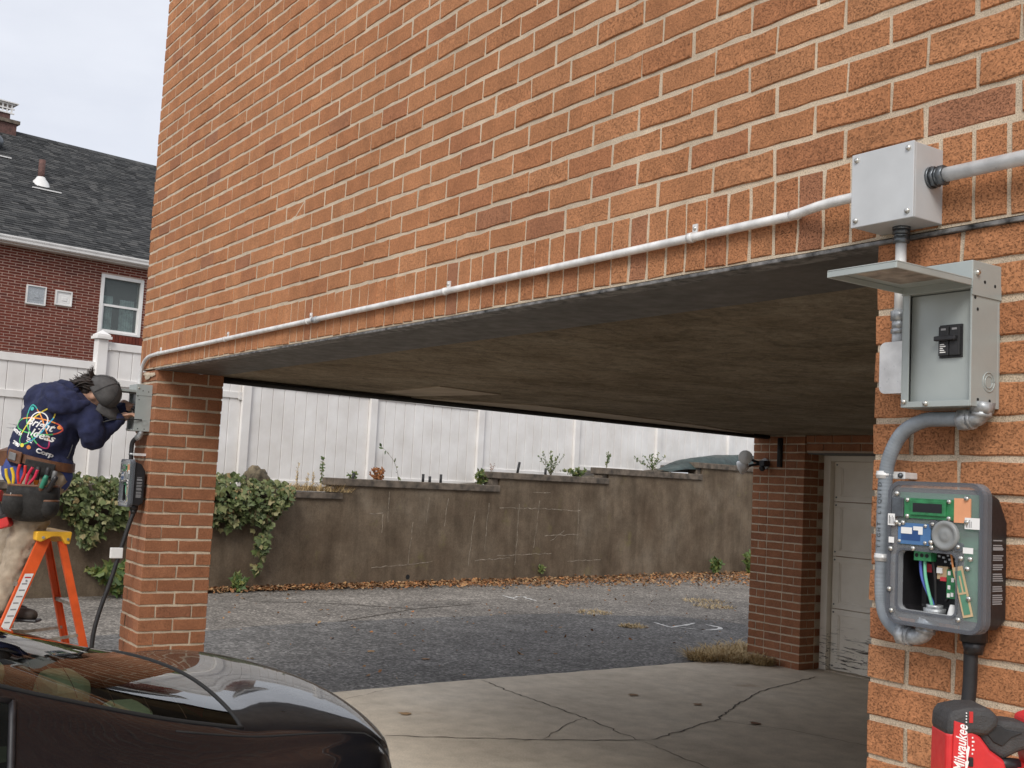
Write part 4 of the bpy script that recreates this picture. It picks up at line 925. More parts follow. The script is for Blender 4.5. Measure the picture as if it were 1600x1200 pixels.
# far pillar
f2 = thing('flexible_conduit', 'dark short flexible conduit between breaker box and charger on the far pillar', 'conduit', (-2.832, 0, 1.66))
b = MB(); b.tube(bez([(.055, -.05, .172), (.04, -.06, .165), (.02, -.075, .14), (.012, -.078, .10), (.012, -.075, .03)], 12), .014, 12); b.build('hose', m_blackm, f2)
b = MB(); b.tube(bez([(.062, -.045, .21), (.062, -.046, .19), (.054, -.052, .172), (.040, -.06, .165)], 6), .0185, 12); b.build('elbow', m_zinc, f2)
b = MB(); b.cyl((.012, -.075, .055), (.012, -.075, .070), .0175, n=14); b.build('coupling_nut', m_zinc, f2)
b = MB(); b.box((.02, -.07, .055), (.05, .008, .07)); b.build('strap', m_galv, f2)
# charging cables
def cable(label, pts, r, tagp=None):
    t = thing('charging_cable', label, 'cable', pts[-1]); o = pts[-1]; b = MB(); b.tube(lp(bez(pts, 10), o), r, 12); b.build('cord', m_rubber, t)
    if tagp: c = Vector(tagp)-Vector(o); MB().box((c.x-.004, c.y-.045, c.z-.032), (c.x+.02, c.y+.03, c.z+.032)).build('white_tag', m_sticker, t, bevel=.004)
    return t
cable('black charging cable hanging below the near charger behind the red tool', [(2.982, -.045, 1.41), (2.982, -.046, 1.33), (2.978, -.05, 1.25), (2.965, -.055, 1.0), (2.97, -.08, .5), (2.99, -.14, .06), (3.06, -.22, .016), (3.3, -.3, .014)], .0135)
cable('black charging cable with a white tag hanging from the far charger', [(-2.742, -.057, 1.36), (-2.742, -.075, 1.30), (-2.742, -.105, 1.18), (-2.744, -.16, .95), (-2.745, -.215, .75), (-2.745, -.24, .58), (-2.74, -.235, .3), (-2.70, -.2, .08), (-2.55, -.25, .016), (-2.2, -.5, .014)], .0135, (-2.744, -.135, 1.115))
# ------------------------------------------------------------------ black car, tail towards the carport
CAR_X, CAR_Y, CAR_RZ = 1.0, -.47, R(0)
car = thing('parked_car', 'glossy black car with pale green seats parked tail first at the carport', 'car', (CAR_X, CAR_Y, 0), CAR_RZ)
#        d    hw   zb   belt_lat belt_z rail_lat rail_z top
ST = [(0.00, .68, .46, .62, .86, .54, .910, .918), (.035, .79, .40, .72, .935, .62, .980, .990), (.10, .84, .34, .77, .97, .65, 1.016, 1.028), (.22, .87, .30, .79, .97, .64, 1.026, 1.042), (.40, .89, .28, .805, .955, .615, 1.028, 1.052),
      (.60, .90, .27, .815, .935, .61, 1.055, 1.092), (.95, .915, .25, .83, .935, .62, 1.14, 1.19), (1.35, .92, .23, .84, .94, .61, 1.25, 1.31), (1.80, .92, .21, .845, .94, .585, 1.335, 1.40), (2.30, .92, .20, .845, .94, .565, 1.385, 1.455),
      (2.85, .92, .20, .845, .93, .555, 1.375, 1.45), (3.25, .92, .20, .845, .93, .56, 1.25, 1.33), (3.75, .915, .21, .84, .935, .60, 1.0, 1.055), (4.10, .905, .23, .82, .90, .58, .945, .985), (4.45, .87, .26, .77, .82, .55, .86, .895), (4.64, .78, .32, .68, .72, .5, .76, .785), (4.72, .62, .40, .56, .60, .42, .63, .65)]
SA = np.array(ST)
def herm(x, xs, ys):
    i = min(max(int(np.searchsorted(xs, x))-1, 0), len(xs)-2); h = xs[i+1]-xs[i]; t = (x-xs[i])/h
    def sl(k):
        if k == 0: return (ys[1]-ys[0])/(xs[1]-xs[0])
        if k == len(xs)-1: return (ys[-1]-ys[-2])/(xs[-1]-xs[-2])
        a, b = (ys[k]-ys[k-1])/(xs[k]-xs[k-1]), (ys[k+1]-ys[k])/(xs[k+1]-xs[k])
        return 0 if a*b <= 0 else 2*a*b/(a+b)
    m0, m1 = sl(i)*h, sl(i+1)*h
    return (2*t**3-3*t*t+1)*ys[i]+(t**3-2*t*t+t)*m0+(-2*t**3+3*t*t)*ys[i+1]+(t**3-t*t)*m1
def sect(d):
    hw, zb, bl, bz, rl, rz_, tp_ = [herm(d, SA[:, 0], SA[:, k]) for k in range(1, 8)]
    gh = rz_-bz
    P = [(hw*.90, zb), (hw*.985, zb+.14), (hw, zb+(bz-zb)*.55), (hw*.985, bz-.085), (bl, bz), (bl*.48+rl*.52+.012*min(1, gh*4), bz+gh*.52), (rl, rz_), (rl*.56, tp_-(tp_-rz_)*.30), (0, tp_)]
    return P
NJ = 5
def sect_fine(d):
    P = [Vector((a, b, 0)) for a, b in sect(d)]; P = P+[Vector((-P[-2].x, P[-2].y, 0))]; o = []
    for i in range(8):
        a, b, c, e = P[max(i-1, 0)], P[i], P[i+1], P[i+2]
        for k in range(NJ):
            t = k/NJ; o.append(.5*((2*b)+(c-a)*t+(2*a-5*b+4*c-e)*t*t+(3*b-a-3*c+e)*t**3))
    o.append(P[8]); return o
def bow(d): return float(np.interp(d, [0, .1, .3, .5, 1.3, 2.0, 3.6, 4.3, 4.72], [.20, .20, .15, .10, .05, 0, 0, -.12, -.38]))
def cpt(lat, d, z): return Vector((lat, -(d+bow(d)*(lat/.9)**2), z))
ds = sorted(set([round(x, 4) for x in list(np.arange(0, .12, .0175))+list(np.arange(.12, .62, .04))+list(np.arange(.62, 4.3, .06))+list(np.arange(4.3, 4.721, .035))]+[4.72]))
grid = []
for d in ds:
    h = sect_fine(d); row = [cpt(p.x, d, p.y) for p in h]; row += [cpt(-p.x, d, p.y) for p in reversed(h[:-1])]; grid.append(row)
NR = len(grid[0]); half = NJ*8
def region(d, j):
    t = (j if j < half else NR-2-j)/NJ+.5/NJ
    if .475 < d < 1.72 and t > 6.0: return 'rear_window'
    if 3.0 < d < 3.66 and t > 6.0: return 'windscreen'
    lo = 4.2
    if 1.02 < d < 3.35 and lo < t < 5.75 and not (2.18 < d < 2.28): return 'side_window'
    return 'body'
parts = {}
for i in range(len(ds)-1):
    for j in range(NR-1):
        rg_ = region((ds[i]+ds[i+1])/2, j)
        if rg_ == 'side_window': rg_ += ('L' if j < half else 'R')+('a' if ds[i] < 2.2 else 'b')
        parts.setdefault(rg_, []).append((i, j))
def car_piece(name, cells, m_):
    idx = {}; vs = []; fs = []
    for i, j in cells:
        f = []
        for a, b in ((i, j), (i, j+1), (i+1, j+1), (i+1, j)):
            if (a, b) not in idx: idx[(a, b)] = len(vs); vs.append(grid[a][b])
            f.append(idx[(a, b)])
        fs.append(tuple(f))
    if name == 'body':
        for a in (0, len(ds)-1):
            if a == 0:       # dished tail panel with a number plate recess line
                n0 = len(vs); h = [grid[0][j] for j in range(NR)]; cen = Vector((0, .012, .72)); vs.append(cen)
                for j in range(NR-1): fs.append((idx[(0, j)], n0, idx[(0, j+1)]))
                fs.append((idx[(0, NR-1)], n0, idx[(0, 0)]))
            else: fs.append(tuple(idx[(a, j)] for j in range(NR)))
        for i in range(len(ds)-1): fs.append((idx[(i, 0)], idx[(i+1, 0)], idx[(i+1, NR-1)], idx[(i, NR-1)]))
    return MB().add(vs, fs, 0, True).build(name, m_, car, fix=True)
body = car_piece('body', parts.pop('body'), m_paint)
es = body.modifiers.new('es', 'EDGE_SPLIT'); es.split_angle = R(50)
for k_, cells in parts.items(): car_piece(k_ if not k_.startswith('side') else 'side_window', cells, m_carglass if not k_.startswith('side') else m_darkglass)
def surf(lat_t, d):                    # point on the shell at profile parameter
    h = sect_fine(d); x = abs(lat_t)*NJ; i = min(int(x), len(h)-2); q = h[i].lerp(h[i+1], x-i); return cpt(q.x*(1 if lat_t > 0 else -1), d, q.y)
def trim(name, path, r, m_): b = MB(); b.tube(path, r, 8); return b.build(name, m_, car)
arc = [surf(t, .48) for t in np.linspace(6.0, 7.99, 14)]+[surf(-t, .48) for t in np.linspace(8, 6.0, 14)]
trim('rear_window_trim', [surf(6.0, d) for d in np.arange(1.70, .48, -.06)]+arc+[surf(-6.0, d) for d in np.arange(.48, 1.72, .06)], .0055, m_hole)
trim('boot_seam', [surf(5.7, d) for d in np.arange(.66, .10, -.05)]+[surf(5.6, .1), surf(5.2, .07), surf(4.6, .045), surf(3.8, .03)], .0028, m_hole)
trim('boot_seam', [surf(-5.7, d) for d in np.arange(.66, .10, -.05)]+[surf(-5.6, .1), surf(-5.2, .07), surf(-4.6, .045), surf(-3.8, .03)], .0028, m_hole)
for k in range(11):
    dk = .62+k*.09; trim('heater_line', [surf(t, dk)+Vector((0, 0, -.002)) for t in np.linspace(6.15, 7.99, 10)]+[surf(-t, dk)+Vector((0, 0, -.002)) for t in np.linspace(8, 6.15, 10)], .0009, m_leather)
for sgn in (1, -1):
    trim('window_trim', [surf(sgn*t, 1.04) for t in np.linspace(5.76, 4.2, 8)]+[surf(sgn*4.2, d) for d in np.arange(1.08, 3.36, .06)], .009, m_black)
    trim('window_trim', [surf(sgn*5.76, d) for d in np.arange(1.04, 3.36, .06)], .008, m_black)
    trim('bumper_seam', [surf(sgn*(3.5-.6*(d/.75)), d) for d in np.arange(.03, .75, .06)], .0025, m_hole)
    b = MB(); pts = [surf(sgn*t, .022+.03*k) for k in range(2) for t in (2.9, 3.3, 3.7)]
    rowA = [surf(sgn*t, .012)+Vector((0, .006, 0)) for t in np.linspace(2.6, 3.75, 5)]; rowB = [surf(sgn*t, .16)+Vector((sgn*.006, .004, 0)) for t in np.linspace(2.9, 3.55, 5)]; rowC = [surf(sgn*t, .34)+Vector((sgn*.006, 0, 0)) for t in np.linspace(3.1, 3.4, 5)]
    vs = rowA+rowB+rowC; b.add(vs, [(r*5+c, r*5+c+1, (r+1)*5+c+1, (r+1)*5+c) for r in range(2) for c in range(4)], 0, True); b.build('tail_lamp', m_tail, car)
    b = MB(); b.add([surf(sgn*3.0, 4.40)+Vector((sgn*.005, -.004, 0)), surf(sgn*4.2, 4.36)+Vector((sgn*.005, -.004, 0)), surf(sgn*4.3, 4.58)+Vector((0, -.01, 0)), surf(sgn*3.1, 4.66)+Vector((0, -.012, 0))], [(0, 1, 2, 3)]); b.build('headlamp', m_lampglass, car)
    for dd in (.98, 3.83):
        wh = MB(); cx = sgn*.80; c = Vector((cx, -dd, .335))
        wh.lathe([(.20, -.115), (.30, -.115), (.33, -.09), (.337, -.03), (.337, .03), (.33, .09), (.30, .118), (.215, .118)], c, (sgn, 0, 0), 36); w_ = wh.build('wheel', m_tyre, car)
        rm = MB(); rm.lathe([(.216, .116), (.21, .10), (.19, .07), (.06, .085), (.03, .11), (.0001, .11)], c, (sgn, 0, 0), 30)
        for q in range(10):
            a = q*math.pi/5; u = Vector((0, math.cos(a), math.sin(a))); rm.beam(c+Vector((sgn*.105, 0, 0))+u*.04, c+Vector((sgn*.10, 0, 0))+u*.205, .034, .02)
        rm.build('rim', m_alloy, w_)
        am = MB(); ar = [Vector((sgn*(.915 if dd > 2 else .918), -dd+.365*math.cos(a), .335+.365*math.sin(a))) for a in np.linspace(-.25, math.pi+.25, 24)]
        fan = [Vector((sgn*.922, p.y, p.z)) for p in ar]; am.add(fan+[Vector((sgn*.922, -dd, .335))], [(i, i+1, 24) for i in range(23)]); am.build('wheel_arch', m_hole, car)
    mi_ = MB(); mi_.ball((sgn*1.0, -3.05, 1.0), (.10, .06, .07), 14); mi_.build('door_mirror', m_paint, car)
    hd = MB(); hd.cb((sgn*.925, -1.75, .80), (.02, .2, .025)); hd.build('door_handle', m_paint, car, bevel=.006)
    trim('door_seam', [surf(sgn*t, 2.23) for t in np.linspace(.8, 4.15, 12)], .003, m_hole); trim('door_seam', [surf(sgn*t, 1.38) for t in np.linspace(2.2, 4.15, 8)], .003, m_hole)
# cabin
MB().box((-.72, -3.6, .30), (.72, -1.15, .45)).build('cabin_floor', m_cabin, car)
b = MB(); b.add([(-.60, -.80, 1.0), (.60, -.80, 1.0), (.66, -1.28, .985), (-.66, -1.28, .985)], [(0, 1, 2, 3)]); b.v = [(x, y+.05, z-.10) for x, y, z in b.v]; b.build('parcel_shelf', m_cabin, car)
for x, d, zb_, w_ in ((-.36, .92, .45, .24), (.46, .92, .45, .24), (.08, .90, .45, .13), (-.38, 2.3, .45, .25), (.38, 2.3, .45, .25)):
    s = MB(); zt_ = .90 if d < 2 else .97; s.prism(rrect(2*w_, zt_-zb_, .07, 4), (x, -d-.04, (zb_+zt_)/2), (1, 0, 0), (0, .12, .99), (0, -.13, 0)); sb = s.build('seat_back', m_seat, car, bevel=.03, fix=True)
    MB().box((x-w_, -d-.62, .45), (x+w_, -d-.1, .58)).build('seat_cushion', m_seat, car, bevel=.04)
for x, d, hz, w_, h_ in ((-.40, .95, 1.0, .25, .13), (-.02, .80, 1.015, .27, .125), (.26, .70, .985, .21, .11), (-.38, 2.3, 1.10, .27, .15), (.38, 2.3, 1.10, .27, .15)):
    s = MB(); s.prism(rrect(w_, h_, .045, 4), (x, -d+.035, hz), (1, 0, 0), (0, .15, .98), (0, -.10, 0)); hr_ = s.build('head_rest', m_seat, car, bevel=.025, fix=True)
    s = MB(); s.cyl((x-.06, -d-.01, hz-.14), (x-.06, -d-.01, hz-.04), .008); s.cyl((x+.06, -d-.01, hz-.14), (x+.06, -d-.01, hz-.04), .008); s.build('head_rest_post', m_zinc, hr_)
b = MB(); b.box((-.7, -3.62, .6), (.7, -3.25, .93)); b.build('dashboard', m_cabin, car, bevel=.05)
b = MB(); ring = [(.38+.18*math.cos(a), -3.1-.06*math.sin(a), .88+.17*math.sin(a)) for a in np.linspace(0, 2*math.pi, 25)]; b.tube(ring, .015, 8); b.build('steering_wheel', m_cabin, car)
b = MB(); b.cb((0, .018, .74), (.52, .012, .12)); b.build('number_plate', m_sticker, car, bevel=.004)
# ------------------------------------------------------------------ stepladders
def ladder(label, loc, rz):
    t = thing('step_ladder', label, 'ladder', loc, rz, 'orange stepladders'); HT = 1.238
    # local: x along climbing direction (front -x), y width
    def rail(x0, y0, x1, y1, zt, w, th, m_, name='rail'):
        p0, p1 = Vector((x0, y0, zt)), Vector((x1, y1, .0)); u = (p1-p0).normalized(); b = MB()
        sx = Vector((1, 0, 0)); sy = Vector((0, 1, 0)); s_ = 1 if y0 > 0 else -1
        for lo, hi, off, tt in ((-w/2, w/2, 0, .005), (-w/2, -w/2+.005, s_*-.012, .024), (w/2-.005, w/2, s_*-.012, .024)):
            q = [p+sx*a+sy*(off+b_*tt/2) for p in (p0, p1) for a, b_ in ((lo, -1), (hi, -1), (hi, 1), (lo, 1))]
            b.add(q, [(0,3,2,1),(4,5,6,7),(0,1,5,4),(1,2,6,5),(2,3,7,6),(3,0,4,7)])
        return b.build(name, m_, t)
    for s_ in (-1, 1):
        r = rail(-.055, s_*.16, -.505, s_*.235, HT-.045, .072, .02, m_lorange, 'front_rail'); rail(.05, s_*.15, .375, s_*.205, HT-.06, .045, .02, m_lorange, 'rear_rail')
        b = MB(); b.cb((-.505, s_*.235, .018), (.10, .045, .036)); b.build('foot', m_black, t, bevel=.008); b = MB(); b.cb((.375, s_*.205, .018), (.06, .04, .036)); b.build('foot', m_black, t, bevel=.008)
        for f0, f1, mm in ((.17, .46, m_sticker), (.50, .62, m_sticker)):
            p = lambda f: Vector((-.055-.45*f, s_*(.16+.075*f)+s_*.0045, (HT-.045)*(1-f))); b = MB(); sx = Vector((.025, 0, 0)); b.add([p(f0)-sx, p(f0)+sx, p(f1)+sx, p(f1)-sx], [(0, 1, 2, 3)]); lb = b.build('label', mm, r)
            for k in range(9 if f1-f0 > .2 else 3):
                ff = f0+.015+(f1-f0-.03)*k/(8.5 if f1-f0 > .2 else 3); b = MB(); q = p(ff); wd = .018-.006*((k*5) % 3)/2; e = Vector((0, s_*.001, 0)); b.add([q-Vector((.018, 0, 0))+e, q+Vector((wd, 0, 0))+e, q+Vector((wd, 0, -.008))+e, q-Vector((.018, 0, .008))+e], [(0, 1, 2, 3)]); b.build('label_text', m_inkgrey if k else m_red, lb)
        for z in (.3, .62, .95):
            f = 1-z/(HT-.045); x = -.055-.45*f; y = s_*(.16+.075*f)+s_*.004; b = MB(); b.cyl((x, y, z), (x, y+s_*.004, z), .006, n=8); b.build('rivet', m_zinc, r)
    for z in (.235, .47, .705, .94):
        f = 1-z/(HT-.045); x = -.055-.45*f; yw = .16+.075*f-.006; b = MB(); b.box((x-.045, -yw, z-.028), (x+.045, yw, z-.002)); st = b.build('step', m_alu, t, bevel=.003)
        for k in range(5): MB().box((x-.038+k*.017, -yw+.01, z-.0021), (x-.031+k*.017, yw-.01, z)).build('step_tread', m_alu, st)
    for z in (.35, .8):
        f = 1-z/(HT-.06); x = .05+.325*f; yw = .15+.055*f; b = MB(); b.beam((x, -yw, z), (x, yw, z), .03, .02); b.build('rear_bar', m_alu, t)
    for s_ in (-1, 1):
        f = 1-.62/(HT-.05); b = MB(); b.beam((-.055-.45*f+.03, s_*(.15+.06*f), .62), (.0, s_*.19, .60), .004, .018); b.beam((0, s_*.19, .60), (.05+.325*f, s_*(.15+.05*f), .62), .004, .018); b.build('spreader', m_alu, t)
    b = MB(); pr = [(-.115, -.005), (-.115, -.052), (-.085, -.062), (-.02, -.030), (.03, -.030), (.06, -.075), (.085, -.075), (.095, -.005), (.085, 0), (-.105, 0)]
    b.prism(pr, (0, -.19, HT), (1, 0, 0), (0, 0, 1), (0, .38, 0)); tp_ = b.build('top_cap', m_yel, t, bevel=.006, fix=True)
    for s_ in (-1, 1):
        for x, z in ((-.075, -.035), (.07, -.045)): b = MB(); b.cyl((x, s_*.19, HT+z), (x, s_*.197, HT+z), .008, n=10); b.build('rivet', m_zinc, tp_)
    return t
PR = R(55.72); PO = Vector((-3.17+.13*.826+.05*.563, -.62-.13*.563+.05*.826, 0)); PA = Vector((math.cos(PR), math.sin(PR), 0)); PB = Vector((-math.sin(PR), math.cos(PR), 0))
ld1 = ladder('orange fibreglass stepladder with yellow top that the worker stands on', PO+PA*.165+PB*.0, PR+R(40))
ld2 = copy_tree(ld1); ld2['label'] = 'orange stepladder with yellow top carrying the red power tool'
TB = Vector((3.242, -.469, 0)); ld2.location = TB+PA*.10+PB*.02; ld2.rotation_euler = (0, 0, PR+R(90))
# ------------------------------------------------------------------ worker (local: x = PA, y = PB away, z up)
def organic(name, tubes, m_, parent, voxel, smooth=8, disp=0, dscale=.1, balls=()):
    b = MB()
    for pts, rs, n in tubes:
        P = bez(pts, 6); q = np.interp(np.linspace(0, 1, len(P)), np.linspace(0, 1, len(rs)), rs); b.tube(P, list(q), n)
        b.ball(P[0], rs[0]*.98, 12); b.ball(P[-1], rs[-1]*.98, 12)
    for c, r, Mx in balls: b.ball(c, r, 18, 0, Mx)
    o = b.build(name, m_, parent); rm = o.modifiers.new('r', 'REMESH'); rm.mode = 'VOXEL'; rm.voxel_size = voxel; rm.use_smooth_shade = True
    if smooth: sm = o.modifiers.new('s', 'SMOOTH'); sm.iterations = smooth; sm.factor = .5
    if disp:
        tx = bpy.data.textures.new('folds', 'CLOUDS'); tx.noise_scale = dscale; tx.noise_depth = 2; dm = o.modifiers.new('d', 'DISPLACE'); dm.texture = tx; dm.strength = disp; dm.mid_level = .5; dm.texture_coords = 'LOCAL'
    baked(o)
    for p in o.data.polygons: p.use_smooth = True
    return o
def rotm(ax, deg): return Matrix.Rotation(R(deg), 3, ax)
def finger(base, d, curl, l): 
    d = Vector(d).normalized(); c = Vector(curl).normalized(); b = Vector(base); return ([tuple(b), tuple(b+d*l*.45), tuple(b+d*l*.75+c*l*.18), tuple(b+d*l*.86+c*l*.42)], [.0095, .009, .0085, .0075], 8)
RH = Vector((.548, .12, 1.955)); LH = Vector((.54, .19, 2.02))
tub = [([(.05, 0, 1.56), (.09, -.01, 1.72), (.17, -.01, 1.9), (.235, 0, 2.03)], [.13, .115, .145, .10], 14),
       ([(.235, 0, 2.03), (.30, .01, 2.075), (.36, .01, 2.085)], [.065, .058, .06], 12),
       ([(.08, .04, 2.06), (.2, .0, 2.02), (.36, -.04, 1.945)], [.07, .09, .07], 12),
       ([(.36, -.04, 1.945), (.425, -.03, 1.80), (.48, .05, 1.90), tuple(RH-Vector((.035, .01, .02)))], [.056, .045, .04, .027], 10),
       ([(.08, .05, 2.06), (.25, .30, 1.98), (.44, .22, 2.0), tuple(LH-Vector((.04, -.01, .005)))], [.056, .045, .038, .027], 10),
       ([(.10, -.07, 1.54), (.05, -.12, 1.15), (-.045, -.16, .80)], [.095, .06, .042], 12), ([(-.005, .08, 1.55), (-.10, .06, 1.16), (-.17, .0, .80)], [.095, .06, .042], 12),
       ([(-.045, -.16, .80), (.06, -.16, .765)], [.045, .03], 10), ([(-.17, .0, .80), (-.06, .0, .765)], [.045, .03], 10)]
SHF = .04
for k in range(5, 9): tub[k] = ([(p[0]+SHF, p[1], p[2]) for p in tub[k][0]], tub[k][1], tub[k][2])
for H, s_ in ((RH, 1), (LH, -1)):
    tub.append(([tuple(H-Vector((.035, .01*s_, .02*s_))), tuple(H)], [.027, .030], 10))
    for k in range(4): tub.append(finger(H+Vector((.012, (-.024+.016*k), .012-.004*abs(k-1))), (1, .1*s_*(k-1.5), .15), (.2, .3*s_, -1), (.075, .085, .08, .062)[k]))
    tub.append(finger(H+Vector((-.01, -.026*s_, 0)), (.7, -.6*s_, .2), (.6, .6*s_, 0), .06))
HC = Vector((.425, .02, 2.085)); Hx = Vector((.80, -.18, .50)).normalized()   # crown axis
Hf = Vector((.30, .25, -.92)); Hf = (Hf-Hx*Hf.dot(Hx)).normalized(); Hy = Hx.cross(Hf)
HM = Matrix((Hf, Hy, Hx)).transposed()
def hp(f, y, u): return HC+HM @ Vector((f, y, u))
bl = [(HC, (.095, .078, .105), HM), (hp(.05, 0, -.06), (.05, .05, .055), HM), (hp(.088, 0, -.035), (.03, .018, .012), HM), (hp(.10, 0, -.022), (.016, .013, .026), HM), (hp(.08, 0, .022), (.02, .055, .012), HM)]
bl += [(hp(-.005, s_*.08, -.015), (.018, .01, .03), HM) for s_ in (-1, 1)]+[(hp(.088, 0, -.055), (.012, .026, .006), HM)]
pe = organic('person', tub, m_skin, None, .0075, 3, balls=bl)
pe.location = PO; pe.rotation_euler = (0, 0, PR)
tag(pe, 'person in navy hoodie and grey cap on a ladder leaning into a breaker box', 'person')
for s_ in (-1, 1):
    b = MB(); b.ball(hp(.082, s_*.03, .0), .0115, 12); b.build('eye', m_sticker, pe); b = MB(); b.ball(hp(.0915, s_*.03, .0), .005, 8); b.build('iris', m_hair, pe)
hood = [([(.055, 0, 1.635), (.085, -.01, 1.74), (.15, -.01, 1.88), (.215, 0, 2.0), (.245, 0, 2.055)], [.158, .172, .185, .150, .10], 18),
        ([(.04, .0, 2.035), (.16, -.03, 2.03), (.30, -.05, 1.965), (.375, -.05, 1.93)], [.085, .11, .11, .088], 14),
        ([(.375, -.05, 1.93), (.415, -.06, 1.86), (.415, -.03, 1.79), (.455, .02, 1.86), (.515, .09, 1.93)], [.088, .080, .068, .058, .044], 12),
        ([(.05, .03, 2.04), (.15, .18, 2.0), (.26, .31, 1.96), (.41, .27, 1.985), (.505, .20, 2.01)], [.085, .075, .065, .055, .042], 12),
        ([(.02, .0, 1.70), (.06, 0, 1.66), (.17, 0, 1.66), (.20, 0, 1.70)], [.10, .12, .12, .10], 12)]
hb = [(Vector((.235, -.115, 2.045)), (.135, .075, .075), Matrix.Rotation(R(22), 3, 'Y')), (Vector((.185, -.155, 1.985)), (.07, .04, .055), Matrix.Rotation(R(30), 3, 'Y'))]
hd = organic('hoodie', hood, m_navy, pe, .011, 7, .035, .085, hb)
ho_ = organic('hood', [([(.12, -.02, 2.10), (.16, -.12, 2.07), (.24, -.165, 2.02), (.33, -.14, 1.99), (.37, -.06, 2.01)], [.03, .045, .055, .045, .03], 12), ([(.17, -.13, 2.03), (.22, -.185, 1.975), (.30, -.165, 1.965)], [.035, .035, .03], 10), ([(.14, .02, 2.11), (.22, -.06, 2.125), (.30, -.07, 2.085)], [.03, .035, .03], 10)], m_navy, pe, .010, 6, .02, .06)
for k, pts in enumerate(([(.28, -.165, 2.03), (.30, -.18, 1.99), (.295, -.185, 1.95)],)): b = MB(); b.tube(bez(pts, 4), .004, 6); b.build('drawcord', m_black, pe)
b = MB(); b.tube(bez([(.33, -.12, 1.76), (.325, -.13, 1.72), (.315, -.135, 1.685)], 4), .004, 6); b.ball((.313, -.136, 1.68), .008); b.build('drawcord', m_black, pe)
sh = organic('shirt_tail', [([(-.005, .0, 1.60), (.075, 0, 1.585), (.17, 0, 1.57)], [.135, .15, .13], 16)], m_blue, pe, .012, 6, .015)
pants = [([(-.01, .03, 1.565), (.06, 0, 1.56), (.10, -.02, 1.55)], [.145, .155, .145], 16),
         ([(.10, -.07, 1.52), (.075, -.095, 1.33), (.045, -.12, 1.14), (0, -.14, .96), (-.045, -.16, .80)], [.118, .108, .09, .082, .075], 14),
         ([(-.02, .08, 1.52), (-.06, .08, 1.34), (-.10, .06, 1.16), (-.14, .03, .98), (-.17, .0, .80)], [.118, .108, .09, .082, .075], 14)]
pants = [([(p[0]+SHF, p[1], p[2]) for p in a], r, n) for a, r, n in pants]
tr_ = organic('trousers', pants, m_khaki, pe, .011, 6, .05, .075)
for p in ((-.045+SHF, -.16, .80), (-.17+SHF, .0, .80)):
    b = organic('boot', [([(p[0]-.03, p[1], .80), (p[0]-.02, p[1], .765), (p[0]+.08, p[1], .752), (p[0]+.195, p[1], .742)], [.052, .05, .044, .036], 12)], m_boot, pe, .010, 4)
    MB().box((p[0]-.08, p[1]-.045, .704), (p[0]+.24, p[1]+.045, .722)).build('boot_sole', m_black, b, bevel=.008)
# cap and hair
b = MB(); Mh = HM
for i in range(9):
    pass
vs = []; nu, nv = 20, 9
for i in range(nv+1):
    t = (math.pi*.54)*i/nv
    for k in range(nu):
        a = 2*math.pi*k/nu; rr = 1.0+.012*math.cos(6*a); vs.append(hp(.113*math.sin(t)*math.cos(a)*rr, .096*math.sin(t)*math.sin(a)*rr, .012+.112*math.cos(t)))
b.add(vs, [(i*nu+k, (i+1)*nu+k, (i+1)*nu+(k+1) % nu, i*nu+(k+1) % nu) for i in range(nv) for k in range(nu)], 0, True); cp_ = b.build('cap', m_cap, pe, fix=True)
sb = cp_.modifiers.new('s', 'SOLIDIFY'); sb.thickness = .004
b = MB(); vs = []; 
for i in range(5):
    for k in range(13):
        a = -1.15+2.3*k/12; r = .100+.075*i/4*math.cos(a*.75)**.6; vs.append(hp(r*math.cos(a)*1.08, r*math.sin(a)*.86, .012-.016*i/4-.03*(math.sin(a)**2)))
b.add(vs, [(i*13+k, i*13+k+1, (i+1)*13+k+1, (i+1)*13+k) for i in range(4) for k in range(12)], 0, True); br_ = b.build('cap_brim', m_cap, cp_); sb = br_.modifiers.new('s', 'SOLIDIFY'); sb.thickness = .006
b = MB(); b.ball(hp(0, 0, .127), .009, 10); b.build('cap_button', m_cap, cp_)
for k in range(3):
    a0 = k*math.pi/3+.3; b = MB(); b.tube([hp(.1145*math.sin(t)*math.cos(a0), .0975*math.sin(t)*math.sin(a0), .012+.1135*math.cos(t)) for t in np.linspace(-math.pi*.5, math.pi*.5, 19)], .0014, 6); b.build('cap_seam', m_black, cp_)
rh = random.Random(5); b = MB()
b.ball(hp(-.06, -.0, -.05), (.055, .075, .075), 16, 0, HM)
for k in range(150):
    y = rh.uniform(-.08, .08); p = hp(-.075+rh.uniform(-.02, .03), y, rh.uniform(-.02, .03)); q = hp(-.125+rh.uniform(-.03, .02), y*1.1+rh.uniform(-.02, .02), -.06+rh.uniform(-.05, .03)); e = q+Vector((rh.uniform(-.04, .02), rh.uniform(-.02, .02), rh.uniform(-.03, .03)))
    b.tube([p, p.lerp(q, .5)+Vector((-.01, 0, .012)), q, e], [.006, .007, .005, .001], 5)
for k in range(9):
    p = hp(-.105, rh.uniform(-.03, .03), .01); b.tube([p, p+Vector((-.015, 0, .03)), p+Vector((rh.uniform(-.04, .02), rh.uniform(-.02, .02), rh.uniform(.05, .085)))], [.006, .005, .001], 5)
b.build('hair', m_hair, pe)
